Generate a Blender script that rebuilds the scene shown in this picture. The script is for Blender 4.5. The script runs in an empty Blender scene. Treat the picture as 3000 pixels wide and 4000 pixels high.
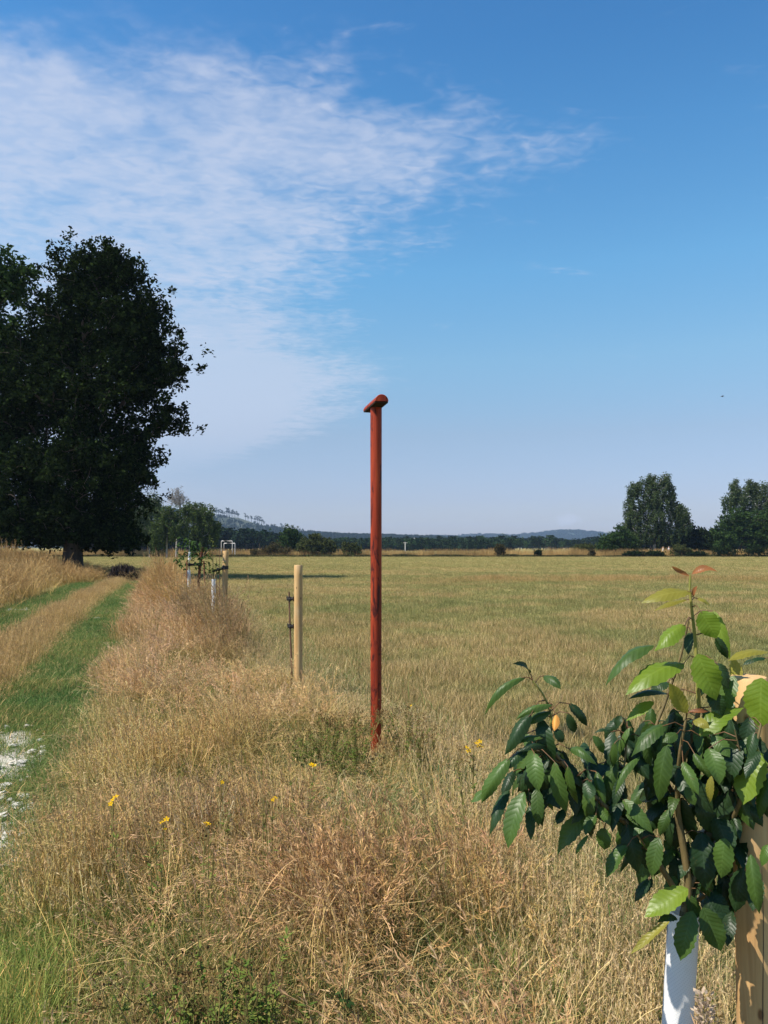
import bpy, math, random
import numpy as np
from mathutils import Vector, Matrix

random.seed(7)
rng = np.random.default_rng(7)
scene = bpy.context.scene
COL = scene.collection

# ------------------------------------------------------------------ camera, light, exposure
F_PX = 3000.0                      # focal length in photo pixels (3000 x 4000)
HORIZON = 2137.0                   # photo row of the horizon
EYE = 1.65
PITCH = math.atan((HORIZON - 2000.0) / F_PX)

cam_data = bpy.data.cameras.new('camera')
cam_data.lens = 27.0
cam_data.sensor_width = 36.0
cam_data.sensor_fit = 'AUTO'
cam_data.clip_start = 0.05
cam_data.clip_end = 20000.0
cam = bpy.data.objects.new('camera', cam_data)
cam.location = (0, 0, EYE)
cam.rotation_euler = (math.pi / 2 + PITCH, 0, 0)
COL.objects.link(cam)
scene.camera = cam

SUN_EL = math.radians(55)
SUN_PHI = math.radians(25)         # sun stands to the left, this far behind the viewer
TO_SUN = Vector((-math.cos(SUN_PHI) * math.cos(SUN_EL), -math.sin(SUN_PHI) * math.cos(SUN_EL), math.sin(SUN_EL)))
sun_data = bpy.data.lights.new('sun', 'SUN')
sun_data.energy = 5.0
sun_data.angle = math.radians(0.5)
sun_data.color = (1.0, 0.925, 0.81)
sun = bpy.data.objects.new('sun', sun_data)
sun.rotation_euler = TO_SUN.to_track_quat('Z', 'Y').to_euler()
sun.location = TO_SUN * 60
COL.objects.link(sun)

scene.view_settings.view_transform = 'Standard'
scene.view_settings.look = 'None'
scene.view_settings.exposure = 0.68
scene.view_settings.gamma = 1.0
scene.view_settings.use_curve_mapping = False
scene.cycles.max_bounces = 6
scene.cycles.diffuse_bounces = 3
scene.cycles.glossy_bounces = 2
scene.cycles.transmission_bounces = 3
scene.cycles.transparent_max_bounces = 8
scene.cycles.volume_bounces = 0
scene.cycles.caustics_reflective = False
scene.cycles.caustics_refractive = False


SKY_GRADE = [(0.0, (0.76, 0.72, 0.93)), (0.062, (0.79, 0.74, 0.93)), (0.144, (1.02, 0.93, 0.94)), (0.235, (1.15, 1.28, 1.18)), (0.34, (1.02, 1.47, 1.43)), (0.47, (0.78, 1.36, 1.48)), (0.56, (0.61, 1.20, 1.42)), (1.0, (0.32, 0.74, 1.12))]


def build_world():
    w = bpy.data.worlds.new('World')
    scene.world = w
    w.use_nodes = True
    nt = w.node_tree
    N, L = nt.nodes, nt.links
    N.clear()
    out = N.new('ShaderNodeOutputWorld')
    bg = N.new('ShaderNodeBackground')
    bg.inputs['Strength'].default_value = 0.082
    L.new(bg.outputs[0], out.inputs[0])
    sky = N.new('ShaderNodeTexSky')
    sky.sky_type = 'NISHITA'
    sky.sun_disc = False
    sky.sun_elevation = SUN_EL
    sky.sun_rotation = math.radians(245)
    sky.air_density = 1.0
    sky.dust_density = 0.6
    sky.ozone_density = 2.0
    gam = N.new('ShaderNodeHueSaturation')
    gam.inputs['Saturation'].default_value = 1.12
    gam.inputs['Value'].default_value = 1.0
    L.new(sky.outputs[0], gam.inputs['Color'])
    tc0 = N.new('ShaderNodeTexCoord')
    sep0 = N.new('ShaderNodeSeparateXYZ')
    L.new(tc0.outputs['Generated'], sep0.inputs[0])
    gr = N.new('ShaderNodeValToRGB')
    L.new(sep0.outputs['Z'], gr.inputs[0])
    el = gr.color_ramp.elements
    while len(el) < len(SKY_GRADE):
        el.new(0.5)
    for e_, (p_, c_) in zip(el, SKY_GRADE):
        e_.position = p_; e_.color = (c_[0], c_[1], c_[2], 1)
    grm = N.new('ShaderNodeMix'); grm.data_type = 'RGBA'; grm.blend_type = 'MULTIPLY'; grm.inputs[0].default_value = 1.0
    L.new(gam.outputs[0], grm.inputs[6]); L.new(gr.outputs[0], grm.inputs[7])

    tc = N.new('ShaderNodeTexCoord')
    sep = N.new('ShaderNodeSeparateXYZ')
    L.new(tc.outputs['Generated'], sep.inputs[0])

    def math_n(op, a, b=None, c=None, clamp=False):
        n = N.new('ShaderNodeMath')
        n.operation = op
        n.use_clamp = clamp
        for i, v in enumerate((a, b, c)):
            if v is None:
                continue
            if isinstance(v, (int, float)):
                n.inputs[i].default_value = v
            else:
                L.new(v, n.inputs[i])
        return n.outputs[0]

    def smooth(v, a, b):
        n = N.new('ShaderNodeMapRange')
        n.interpolation_type = 'SMOOTHSTEP'
        L.new(v, n.inputs['Value'])
        n.inputs['From Min'].default_value = a
        n.inputs['From Max'].default_value = b
        return n.outputs['Result']

    # the cloud sheet: every view direction meets a level layer at (x/z, y/z)
    z = math_n('MAXIMUM', sep.outputs['Z'], 0.02)
    px = math_n('DIVIDE', sep.outputs['X'], z)
    py = math_n('DIVIDE', sep.outputs['Y'], z)
    cur = N.new('ShaderNodeFloatCurve')
    pts = [(1.0, -0.8), (1.3, -0.45), (1.45, -0.30), (1.55, -0.16), (1.66, 0.0), (1.75, 0.28), (1.9, 0.42), (2.05, 0.27),
           (2.3, 0.10), (2.6, 0.0), (2.8, -0.16), (3.05, -0.34), (3.3, -0.2), (3.7, -0.22), (4.1, -0.08), (4.5, -0.06),
           (5.0, -0.15), (5.8, -0.3), (7.0, -0.75), (9.0, -1.8), (11.0, -2.9)]
    c = cur.mapping.curves[0]
    while len(c.points) < len(pts):
        c.points.new(0.5, 0.5)
    for p, (a, b) in zip(c.points, pts):
        p.location = ((a - 1.0) / 10.0, (b + 3.0) / 4.0)
        p.handle_type = 'AUTO'
    cur.mapping.update()
    t = math_n('DIVIDE', math_n('SUBTRACT', py, 1.0), 10.0, clamp=True)
    L.new(t, cur.inputs['Value'])
    edge = math_n('SUBTRACT', math_n('MULTIPLY', cur.outputs[0], 4.0), 3.0)

    def noise(sx, sy, detail, rough, off=0.0, dist=0.0):
        cx = N.new('ShaderNodeCombineXYZ')
        L.new(math_n('MULTIPLY', px, sx), cx.inputs[0])
        L.new(math_n('MULTIPLY', py, sy), cx.inputs[1])
        cx.inputs[2].default_value = off
        n = N.new('ShaderNodeTexNoise')
        n.inputs['Scale'].default_value = 1.0
        n.inputs['Detail'].default_value = detail
        n.inputs['Roughness'].default_value = rough
        n.inputs['Distortion'].default_value = dist
        L.new(cx.outputs[0], n.inputs['Vector'])
        return n.outputs['Fac']

    n_big = noise(3.6, 3.2, 5.0, 0.5, 3.1, 0.4)
    n_mid = noise(5.0, 6.0, 5.0, 0.55, 11.7, 0.3)
    n_cell = noise(17.0, 22.0, 2.5, 0.5, 5.3, 0.5)
    d = math_n('SUBTRACT', edge, px)
    d = math_n('ADD', d, math_n('MULTIPLY', math_n('SUBTRACT', n_big, 0.5), 0.95))
    d = math_n('ADD', d, math_n('MULTIPLY', math_n('SUBTRACT', n_cell, 0.5), 0.55))
    body = smooth(d, -0.16, 0.48)
    topfade = smooth(math_n('ADD', py, math_n('MULTIPLY', math_n('SUBTRACT', n_mid, 0.5), 0.5)), 1.34, 1.62)
    tex = math_n('ADD', smooth(n_mid, 0.28, 0.62), math_n('MULTIPLY', smooth(n_cell, 0.30, 0.66), 0.55))
    tex = math_n('ADD', math_n('MULTIPLY', tex, 0.36), 0.30, clamp=True)
    # lower in the sky the sheet is seen edge-on and its cells close up
    far = smooth(py, 2.2, 4.6)
    texm = N.new('ShaderNodeMix')
    L.new(far, texm.inputs[0]); L.new(tex, texm.inputs[2]); texm.inputs[3].default_value = 0.74
    dens = math_n('MULTIPLY', math_n('MULTIPLY', body, topfade), texm.outputs[0])
    lowfade = math_n('SUBTRACT', 1.0, math_n('MULTIPLY', smooth(py, 4.8, 10.5), 0.8))
    dens = math_n('MULTIPLY', dens, lowfade)
    # thin stray wisps over the whole sheet, strongest near its edge
    wis = math_n('MULTIPLY', smooth(noise(2.1, 5.0, 7.0, 0.62, 21.0, 1.2), 0.60, 0.80), 0.28)
    wis = math_n('MULTIPLY', wis, smooth(n_cell, 0.35, 0.7))
    dens = math_n('ADD', math_n('MULTIPLY', dens, 0.82), wis, clamp=True)
    dens = math_n('MULTIPLY', dens, smooth(sep.outputs['Z'], 0.03, 0.12))
    # one small far cloud low over the distant hill
    yy = math_n('MAXIMUM', sep.outputs['Y'], 0.05)
    ca = math_n('DIVIDE', math_n('SUBTRACT', math_n('DIVIDE', sep.outputs['X'], yy), 0.240), 0.017)
    ce = math_n('DIVIDE', math_n('SUBTRACT', math_n('DIVIDE', sep.outputs['Z'], yy), 0.0355), 0.0085)
    cn = N.new('ShaderNodeTexNoise'); cn.inputs['Scale'].default_value = 130.0; cn.inputs['Detail'].default_value = 4.0
    L.new(tc.outputs['Generated'], cn.inputs['Vector'])
    rad = math_n('ADD', math_n('ADD', math_n('MULTIPLY', ca, ca), math_n('MULTIPLY', ce, ce)), math_n('MULTIPLY', math_n('SUBTRACT', cn.outputs['Fac'], 0.5), 2.2))
    puff = math_n('MULTIPLY', smooth(math_n('SUBTRACT', 1.2, rad), 0.0, 1.1), 0.42)
    dens = math_n('MAXIMUM', dens, puff)

    mix = N.new('ShaderNodeMix')
    mix.data_type = 'RGBA'
    L.new(dens, mix.inputs[0])
    L.new(grm.outputs[2], mix.inputs[6])
    mix.inputs[7].default_value = (4.95, 5.35, 6.5, 1)
    L.new(mix.outputs[2], bg.inputs[0])


build_world()

# ------------------------------------------------------------------ helpers
CT, ST = math.cos(PITCH), math.sin(PITCH)


def at(x, y, D):
    """Point that lies D metres in front of the viewer along +Y, seen at photo pixel x, y."""
    u, v = (x - 1500.0) / F_PX, (2000.0 - y) / F_PX
    dx, dy, dz = u, CT - v * ST, ST + v * CT
    k = D / dy
    return Vector((dx * k, D, EYE + dz * k))


def gx(x, D):
    return at(x, HORIZON, D).x


def vnoise(x, y, scale, seed=0):
    x = np.asarray(x, float) / scale
    y = np.asarray(y, float) / scale
    r = np.random.default_rng(1000 + seed).random((256, 256))
    xi, yi = np.floor(x).astype(int), np.floor(y).astype(int)
    fx, fy = x - xi, y - yi
    fx, fy = fx * fx * (3 - 2 * fx), fy * fy * (3 - 2 * fy)
    g = lambda a, b: r[a % 256, b % 256]
    return (g(xi, yi) * (1 - fx) + g(xi + 1, yi) * fx) * (1 - fy) + (g(xi, yi + 1) * (1 - fx) + g(xi + 1, yi + 1) * fx) * fy


def mesh_np(name, V, faces, mats=(), midx=None, smooth=False):
    """faces: list of int arrays (m,3) or (m,4); midx: list of ints or arrays, one per face array"""
    me = bpy.data.meshes.new(name)
    V = np.ascontiguousarray(V, dtype=np.float32)
    me.vertices.add(len(V))
    me.vertices.foreach_set('co', V.ravel())
    loops = np.concatenate([np.asarray(f, dtype=np.int32).ravel() for f in faces])
    totals = np.concatenate([np.full(len(f), np.asarray(f).shape[1], dtype=np.int32) for f in faces])
    starts = np.concatenate([[0], np.cumsum(totals)[:-1]]).astype(np.int32)
    me.loops.add(len(loops))
    me.loops.foreach_set('vertex_index', loops)
    me.polygons.add(len(totals))
    me.polygons.foreach_set('loop_start', starts)
    me.polygons.foreach_set('loop_total', totals)
    for m in mats:
        me.materials.append(m)
    if midx is not None:
        mi = np.concatenate([np.full(len(f), k, dtype=np.int32) if np.isscalar(k) else np.asarray(k, dtype=np.int32) for f, k in zip(faces, midx)])
        me.polygons.foreach_set('material_index', mi)
    me.polygons.foreach_set('use_smooth', np.full(len(totals), smooth, dtype=bool))
    me.update(calc_edges=True)
    me.validate()
    return me


class MB:
    """collects pieces of one mesh"""
    def __init__(s):
        s.V, s.F, s.M, s.n = [], [], [], 0

    def add(s, V, F, m=0):
        V = np.asarray(V, float).reshape(-1, 3)
        s.V.append(V)
        s.F.append(np.asarray(F, int) + s.n)
        s.M.append(m)
        s.n += len(V)

    def ribbon(s, P, w, side, m=0):
        P = np.asarray(P, float); w = np.asarray(w, float)[:, None]
        side = np.asarray(side, float)
        V = np.concatenate([P - side * w / 2, P + side * w / 2])
        n = len(P)
        i = np.arange(n - 1)
        s.add(V, np.stack([i, i + 1, i + 1 + n, i + n], 1), m)

    def tube(s, P, r, k=8, m=0, cap=True):
        P = np.asarray(P, float)
        n = len(P)
        r = np.broadcast_to(np.asarray(r, float), (n,))
        T = np.gradient(P, axis=0)
        T /= np.linalg.norm(T, axis=1)[:, None] + 1e-12
        up = np.array([0.0, 0.0, 1.0]) if abs(T[0, 2]) < 0.9 else np.array([1.0, 0.0, 0.0])
        A = np.cross(T, up); A /= np.linalg.norm(A, axis=1)[:, None] + 1e-12
        B = np.cross(T, A)
        a = np.linspace(0, 2 * np.pi, k, endpoint=False)
        V = P[:, None, :] + r[:, None, None] * (np.cos(a)[None, :, None] * A[:, None, :] + np.sin(a)[None, :, None] * B[:, None, :])
        V = V.reshape(-1, 3)
        q = []
        for i in range(n - 1):
            for j in range(k):
                j2 = (j + 1) % k
                q.append((i * k + j, i * k + j2, (i + 1) * k + j2, (i + 1) * k + j))
        base = s.n
        s.add(V, q, m)
        if cap:
            for e, ring in ((0, 0), (n - 1, (n - 1) * k)):
                Vc = V[ring:ring + k]
                c = Vc.mean(0)
                Vc = np.concatenate([Vc, c[None]])
                s.add(Vc, [(j, (j + 1) % k, k) for j in range(k)], m)

    def box(s, lo, hi, m=0):
        x0, y0, z0 = lo; x1, y1, z1 = hi
        V = [(x0, y0, z0), (x1, y0, z0), (x1, y1, z0), (x0, y1, z0), (x0, y0, z1), (x1, y0, z1), (x1, y1, z1), (x0, y1, z1)]
        s.add(V, [(0, 3, 2, 1), (4, 5, 6, 7), (0, 1, 5, 4), (1, 2, 6, 5), (2, 3, 7, 6), (3, 0, 4, 7)], m)

    def mesh(s, name, mats, smooth=False):
        return mesh_np(name, np.concatenate(s.V), s.F, mats, s.M, smooth)

    def build(s, name, mats, parent=None, smooth=False, loc=None):
        if not isinstance(mats, (list, tuple)):
            mats = [mats]
        return obj(name, s.mesh(name, mats, smooth), parent, loc)


def obj(name, me, parent=None, loc=None):
    o = bpy.data.objects.new(name, me)
    COL.objects.link(o)
    if parent is not None:
        o.parent = parent
    if loc is not None:
        o.location = loc
    return o


def tag(o, label=None, cat=None, group=None, kind=None):
    if label: o['label'] = label
    if cat: o['category'] = cat
    if group: o['group'] = group
    if kind: o['kind'] = kind
    return o


def thing(name, label, cat, loc=(0, 0, 0), rz=0.0, group=None):
    o = bpy.data.objects.new(name, None)
    o.empty_display_size = 0.2
    COL.objects.link(o)
    o.location = loc
    o.rotation_euler = (0, 0, rz)
    return tag(o, label, cat, group)


def copy_tree(o, parent=None):
    c = o.copy()
    COL.objects.link(c)
    if parent is not None:
        c.parent = parent
    for ch in list(o.children):
        copy_tree(ch, c)
    return c


def unit(v):
    v = np.asarray(v, float)
    return v / (np.linalg.norm(v, axis=-1, keepdims=True) + 1e-12)


# ------------------------------------------------------------------ materials
def nodes_of(name):
    m = bpy.data.materials.new(name)
    m.use_nodes = True
    nt = m.node_tree
    nt.nodes.clear()
    out = nt.nodes.new('ShaderNodeOutputMaterial')
    return m, nt.nodes, nt.links, out


def rgb(c):
    return (c[0], c[1], c[2], 1.0)


def ramp(N, stops, interp='LINEAR'):
    r = N.new('ShaderNodeValToRGB')
    r.color_ramp.interpolation = interp
    e = r.color_ramp.elements
    while len(e) < len(stops):
        e.new(0.5)
    for el, (p, c) in zip(e, stops):
        el.position = p
        el.color = rgb(c) if not isinstance(c, (int, float)) else (c, c, c, 1)
    return r


def mixc(N, L, fac, a, b, blend='MIX'):
    n = N.new('ShaderNodeMix')
    n.data_type = 'RGBA'
    n.blend_type = blend
    for i, v in ((0, fac), (6, a), (7, b)):
        if isinstance(v, (int, float)):
            n.inputs[i].default_value = v
        elif isinstance(v, tuple):
            n.inputs[i].default_value = rgb(v)
        else:
            L.new(v, n.inputs[i])
    return n.outputs[2]


def noise_n(N, L, vec, scale, detail=4.0, rough=0.55, scl=None, dist=0.0):
    if scl is not None:
        mp = N.new('ShaderNodeMapping')
        mp.inputs['Scale'].default_value = scl
        L.new(vec, mp.inputs['Vector'])
        vec = mp.outputs[0]
    n = N.new('ShaderNodeTexNoise')
    n.inputs['Scale'].default_value = scale
    n.inputs['Detail'].default_value = detail
    n.inputs['Roughness'].default_value = rough
    n.inputs['Distortion'].default_value = dist
    L.new(vec, n.inputs['Vector'])
    return n.outputs['Fac']


def foliage_mat(name, stops, trans=0.3, tint=False, gloss=0.0):
    """thin plant matter: colour differs from blade to blade, some light passes through"""
    m, N, L, out = nodes_of(name)
    geo = N.new('ShaderNodeNewGeometry')
    r = ramp(N, stops)
    L.new(geo.outputs['Random Per Island'], r.inputs[0])
    c = r.outputs[0]
    if tint:
        a = N.new('ShaderNodeAttribute')
        a.attribute_type = 'INSTANCER'
        a.attribute_name = 'tint'
        c = mixc(N, L, 1.0, c, a.outputs['Vector'], 'MULTIPLY')
    d = N.new('ShaderNodeBsdfDiffuse'); L.new(c, d.inputs[0])
    t = N.new('ShaderNodeBsdfTranslucent'); L.new(c, t.inputs[0])
    mx = N.new('ShaderNodeMixShader'); mx.inputs[0].default_value = trans
    L.new(d.outputs[0], mx.inputs[1]); L.new(t.outputs[0], mx.inputs[2])
    s = mx.outputs[0]
    if gloss:
        g = N.new('ShaderNodeBsdfGlossy'); g.inputs['Roughness'].default_value = 0.42
        g.inputs[0].default_value = (0.9, 0.95, 1, 1)
        m2 = N.new('ShaderNodeMixShader'); m2.inputs[0].default_value = gloss
        L.new(s, m2.inputs[1]); L.new(g.outputs[0], m2.inputs[2])
        s = m2.outputs[0]
    L.new(s, out.inputs[0])
    return m


def simple_mat(name, stops, scale=8.0, rough=0.8, scl=None, bump=0.0, coord='Object', metal=0.0, spec=0.3):
    m, N, L, out = nodes_of(name)
    tc = N.new('ShaderNodeTexCoord')
    f = noise_n(N, L, tc.outputs[coord], scale, 6.0, 0.6, scl)
    r = ramp(N, stops); L.new(f, r.inputs[0])
    p = N.new('ShaderNodeBsdfPrincipled')
    p.inputs['Roughness'].default_value = rough
    p.inputs['Metallic'].default_value = metal
    p.inputs['Specular IOR Level'].default_value = spec
    L.new(r.outputs[0], p.inputs['Base Color'])
    if bump:
        b = N.new('ShaderNodeBump'); b.inputs['Strength'].default_value = bump; b.inputs['Distance'].default_value = 0.02
        L.new(f, b.inputs['Height']); L.new(b.outputs[0], p.inputs['Normal'])
    L.new(p.outputs[0], out.inputs[0])
    return m


M = {}
# grasses (tinted per clump)
M['straw'] = foliage_mat('straw', [(0.0, (0.42, 0.31, 0.14)), (0.45, (0.64, 0.51, 0.26)), (0.8, (0.76, 0.64, 0.37)), (1.0, (0.33, 0.31, 0.12))], 0.25, True)
M['head'] = foliage_mat('seed_head', [(0.0, (0.38, 0.27, 0.16)), (0.5, (0.54, 0.41, 0.26)), (1.0, (0.67, 0.54, 0.37))], 0.3, True)
M['dryblade'] = foliage_mat('dry_blade', [(0.0, (0.30, 0.225, 0.11)), (0.5, (0.46, 0.37, 0.19)), (1.0, (0.54, 0.46, 0.25))], 0.3, True)
M['greenblade'] = foliage_mat('green_blade', [(0.0, (0.075, 0.13, 0.035)), (0.5, (0.115, 0.185, 0.055)), (0.8, (0.17, 0.22, 0.07)), (1.0, (0.28, 0.26, 0.11))], 0.35, True)
M['field'] = foliage_mat('meadow_blade', [(0.0, (0.13, 0.16, 0.065)), (0.3, (0.20, 0.205, 0.095)), (0.5, (0.33, 0.285, 0.155)), (0.75, (0.44, 0.355, 0.215)), (1.0, (0.55, 0.45, 0.29))], 0.3, True)
M['rutgrass'] = foliage_mat('rut_grass', [(0.0, (0.055, 0.11, 0.035)), (0.6, (0.095, 0.17, 0.055)), (0.9, (0.14, 0.215, 0.08)), (1.0, (0.27, 0.25, 0.12))], 0.35, True)
# trees
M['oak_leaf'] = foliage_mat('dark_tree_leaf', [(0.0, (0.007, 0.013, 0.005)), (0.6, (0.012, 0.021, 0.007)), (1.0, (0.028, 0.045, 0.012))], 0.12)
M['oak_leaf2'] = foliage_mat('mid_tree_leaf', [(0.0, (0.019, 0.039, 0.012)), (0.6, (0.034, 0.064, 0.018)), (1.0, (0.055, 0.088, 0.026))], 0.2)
M['birch_leaf'] = foliage_mat('birch_leaf', [(0.0, (0.026, 0.045, 0.016)), (0.6, (0.054, 0.08, 0.03)), (1.0, (0.10, 0.13, 0.058))], 0.2)
M['willow_leaf'] = foliage_mat('willow_leaf', [(0.0, (0.03, 0.05, 0.014)), (0.6, (0.06, 0.09, 0.025)), (1.0, (0.10, 0.132, 0.04))], 0.2)
M['bush_leaf'] = foliage_mat('bush_leaf', [(0.0, (0.035, 0.046, 0.015)), (0.6, (0.062, 0.074, 0.024)), (1.0, (0.095, 0.105, 0.038))], 0.2)
M['bramble_leaf'] = foliage_mat('bramble_leaf', [(0.0, (0.03, 0.03, 0.014)), (0.5, (0.055, 0.052, 0.022)), (1.0, (0.10, 0.075, 0.038))], 0.2)
M['dead_leaf'] = foliage_mat('grey_twig_leaf', [(0.0, (0.17, 0.155, 0.145)), (0.6, (0.27, 0.25, 0.235)), (1.0, (0.34, 0.32, 0.30))], 0.15)
M['forest_leaf'] = foliage_mat('forest_leaf', [(0.0, (0.008, 0.015, 0.008)), (0.6, (0.014, 0.026, 0.012)), (1.0, (0.026, 0.042, 0.017))], 0.15, True)
M['wort_leaf'] = foliage_mat('herb_leaf', [(0.0, (0.09, 0.15, 0.03)), (0.6, (0.15, 0.205, 0.045)), (1.0, (0.26, 0.25, 0.07))], 0.35)
M['wort_brown'] = foliage_mat('herb_seed_capsule', [(0.0, (0.05, 0.032, 0.016)), (0.5, (0.12, 0.07, 0.028)), (1.0, (0.24, 0.15, 0.06))], 0.1)
M['petal'] = foliage_mat('yellow_petal', [(0.0, (0.62, 0.36, 0.01)), (1.0, (0.72, 0.46, 0.02))], 0.3)
M['wort_stem'] = foliage_mat('herb_stem', [(0.0, (0.18, 0.13, 0.05)), (1.0, (0.28, 0.24, 0.09))], 0.1)
M['debris'] = foliage_mat('dark_dead_stalk', [(0.0, (0.022, 0.018, 0.018)), (0.6, (0.05, 0.04, 0.038)), (1.0, (0.095, 0.075, 0.065))], 0.1)
M['bark'] = simple_mat('dark_bark', [(0.3, (0.03, 0.025, 0.02)), (0.7, (0.085, 0.07, 0.055))], 6.0, 0.95, (1, 1, 0.2), 0.6)
M['birchbark'] = simple_mat('birch_bark', [(0.36, (0.08, 0.07, 0.065)), (0.5, (0.40, 0.385, 0.36)), (0.8, (0.56, 0.545, 0.52))], 2.2, 0.8, (1, 1, 2.0), 0.2)
M['greybark'] = simple_mat('grey_bark', [(0.3, (0.16, 0.145, 0.13)), (0.7, (0.36, 0.335, 0.31))], 6.0, 0.9, (1, 1, 0.3), 0.3)
M['stick'] = simple_mat('sapling_bark', [(0.3, (0.075, 0.04, 0.025)), (0.7, (0.19, 0.105, 0.065))], 60.0, 0.6, (1, 1, 0.2), 0.3)
M['cherrybark'] = simple_mat('young_cherry_bark', [(0.3, (0.07, 0.055, 0.028)), (0.55, (0.15, 0.115, 0.05)), (0.8, (0.22, 0.15, 0.075))], 40.0, 0.5, (1, 1, 0.25), 0.2)
M['greenstem'] = simple_mat('green_shoot', [(0.3, (0.16, 0.18, 0.035)), (0.7, (0.26, 0.22, 0.06))], 30.0, 0.45)
M['petiole'] = simple_mat('petiole', [(0.3, (0.06, 0.035, 0.018)), (0.7, (0.15, 0.075, 0.03))], 40.0, 0.5)
M['rubber'] = simple_mat('black_rubber_tie', [(0.3, (0.012, 0.011, 0.012)), (0.7, (0.03, 0.028, 0.028))], 40.0, 0.6)
M['rust'] = simple_mat('rusty_iron', [(0.3, (0.11, 0.04, 0.022)), (0.7, (0.23, 0.085, 0.045))], 14.0, 0.85, None, 0.3)
M['pipe'] = simple_mat('worn_grey_pipe', [(0.35, (0.30, 0.24, 0.21)), (0.5, (0.52, 0.50, 0.49)), (0.8, (0.60, 0.59, 0.58))], 3.0, 0.55, None, 0.0, 'Object', 0.1)
M['stone'] = simple_mat('white_limestone', [(0.3, (0.42, 0.39, 0.33)), (0.55, (0.60, 0.57, 0.51)), (0.8, (0.70, 0.68, 0.63))], 20.0, 0.9, None, 0.5)
M['concrete'] = simple_mat('pale_concrete', [(0.3, (0.36, 0.35, 0.33)), (0.7, (0.48, 0.47, 0.45))], 2.0, 0.9)
M['skin'] = simple_mat('skin', [(0.3, (0.48, 0.28, 0.20)), (0.7, (0.55, 0.34, 0.25))], 4.0, 0.6)
M['shirt_white'] = simple_mat('white_cloth', [(0.3, (0.72, 0.70, 0.68)), (0.7, (0.80, 0.79, 0.77))], 6.0, 0.9)
M['shirt_grey'] = simple_mat('grey_cloth', [(0.3, (0.40, 0.41, 0.44)), (0.7, (0.52, 0.53, 0.56))], 6.0, 0.9)
M['trouser'] = simple_mat('brown_cloth', [(0.3, (0.09, 0.06, 0.045)), (0.7, (0.14, 0.10, 0.075))], 6.0, 0.9)
M['hair'] = simple_mat('grey_hair', [(0.3, (0.20, 0.18, 0.16)), (0.7, (0.34, 0.31, 0.28))], 30.0, 0.7)
M['bird'] = simple_mat('dark_feather', [(0.3, (0.02, 0.02, 0.022)), (0.7, (0.05, 0.048, 0.05))], 8.0, 0.8)
M['palehead'] = foliage_mat('pale_dry_flower', [(0.0, (0.40, 0.29, 0.20)), (1.0, (0.58, 0.47, 0.36))], 0.3)


def red_paint_mat():
    m, N, L, out = nodes_of('red_brown_stain')
    tc = N.new('ShaderNodeTexCoord')
    o = tc.outputs['Object']
    f = noise_n(N, L, o, 22.0, 6.0, 0.65, (1, 1, 0.07))
    r = ramp(N, [(0.30, (0.11, 0.013, 0.008)), (0.5, (0.26, 0.034, 0.013)), (0.72, (0.40, 0.066, 0.020))])
    L.new(f, r.inputs[0])
    k = noise_n(N, L, o, 5.0, 6.0, 0.70, (3.0, 3.0, 0.8), 0.5)
    kr = ramp(N, [(0.525, 0.0), (0.60, 0.88)]); L.new(k, kr.inputs[0])
    c = mixc(N, L, kr.outputs[0], r.outputs[0], (0.03, 0.008, 0.009))
    wv = N.new('ShaderNodeTexNoise'); wv.inputs['Scale'].default_value = 90.0
    mp = N.new('ShaderNodeMapping'); mp.inputs['Scale'].default_value = (1, 1, 0.03)
    L.new(o, mp.inputs[0]); L.new(mp.outputs[0], wv.inputs['Vector'])
    p = N.new('ShaderNodeBsdfPrincipled')
    p.inputs['Roughness'].default_value = 0.5
    p.inputs['Specular IOR Level'].default_value = 0.2
    L.new(c, p.inputs['Base Color'])
    b = N.new('ShaderNodeBump'); b.inputs['Strength'].default_value = 0.35; b.inputs['Distance'].default_value = 0.004
    L.new(wv.outputs['Fac'], b.inputs['Height']); L.new(b.outputs[0], p.inputs['Normal'])
    L.new(p.outputs[0], out.inputs[0])
    return m


def pine_mat():
    """debarked pine stake: long grain, small knots, a drying crack"""
    m, N, L, out = nodes_of('debarked_pine')
    tc = N.new('ShaderNodeTexCoord')
    o = tc.outputs['Object']
    f = noise_n(N, L, o, 26.0, 7.0, 0.6, (1, 1, 0.06), 0.6)
    r = ramp(N, [(0.30, (0.34, 0.19, 0.075)), (0.5, (0.50, 0.315, 0.135)), (0.72, (0.60, 0.42, 0.205))])
    L.new(f, r.inputs[0])
    v = N.new('ShaderNodeTexVoronoi'); v.inputs['Scale'].default_value = 9.0
    mp = N.new('ShaderNodeMapping'); mp.inputs['Scale'].default_value = (1.6, 1.6, 0.8)
    L.new(o, mp.inputs[0]); L.new(mp.outputs[0], v.inputs['Vector'])
    vr = ramp(N, [(0.07, 1.0), (0.13, 0.0)]); L.new(v.outputs['Distance'], vr.inputs[0])
    c = mixc(N, L, vr.outputs[0], r.outputs[0], (0.17, 0.085, 0.035))
    g = noise_n(N, L, o, 3.0, 5.0, 0.6, (2, 2, 0.8))
    gr = ramp(N, [(0.5, 0.0), (0.72, 0.55)]); L.new(g, gr.inputs[0])
    c = mixc(N, L, gr.outputs[0], c, (0.36, 0.29, 0.20))
    p = N.new('ShaderNodeBsdfPrincipled')
    p.inputs['Roughness'].default_value = 0.7
    p.inputs['Specular IOR Level'].default_value = 0.25
    L.new(c, p.inputs['Base Color'])
    b = N.new('ShaderNodeBump'); b.inputs['Strength'].default_value = 0.4; b.inputs['Distance'].default_value = 0.003
    L.new(f, b.inputs['Height']); L.new(b.outputs[0], p.inputs['Normal'])
    L.new(p.outputs[0], out.inputs[0])
    return m


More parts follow.
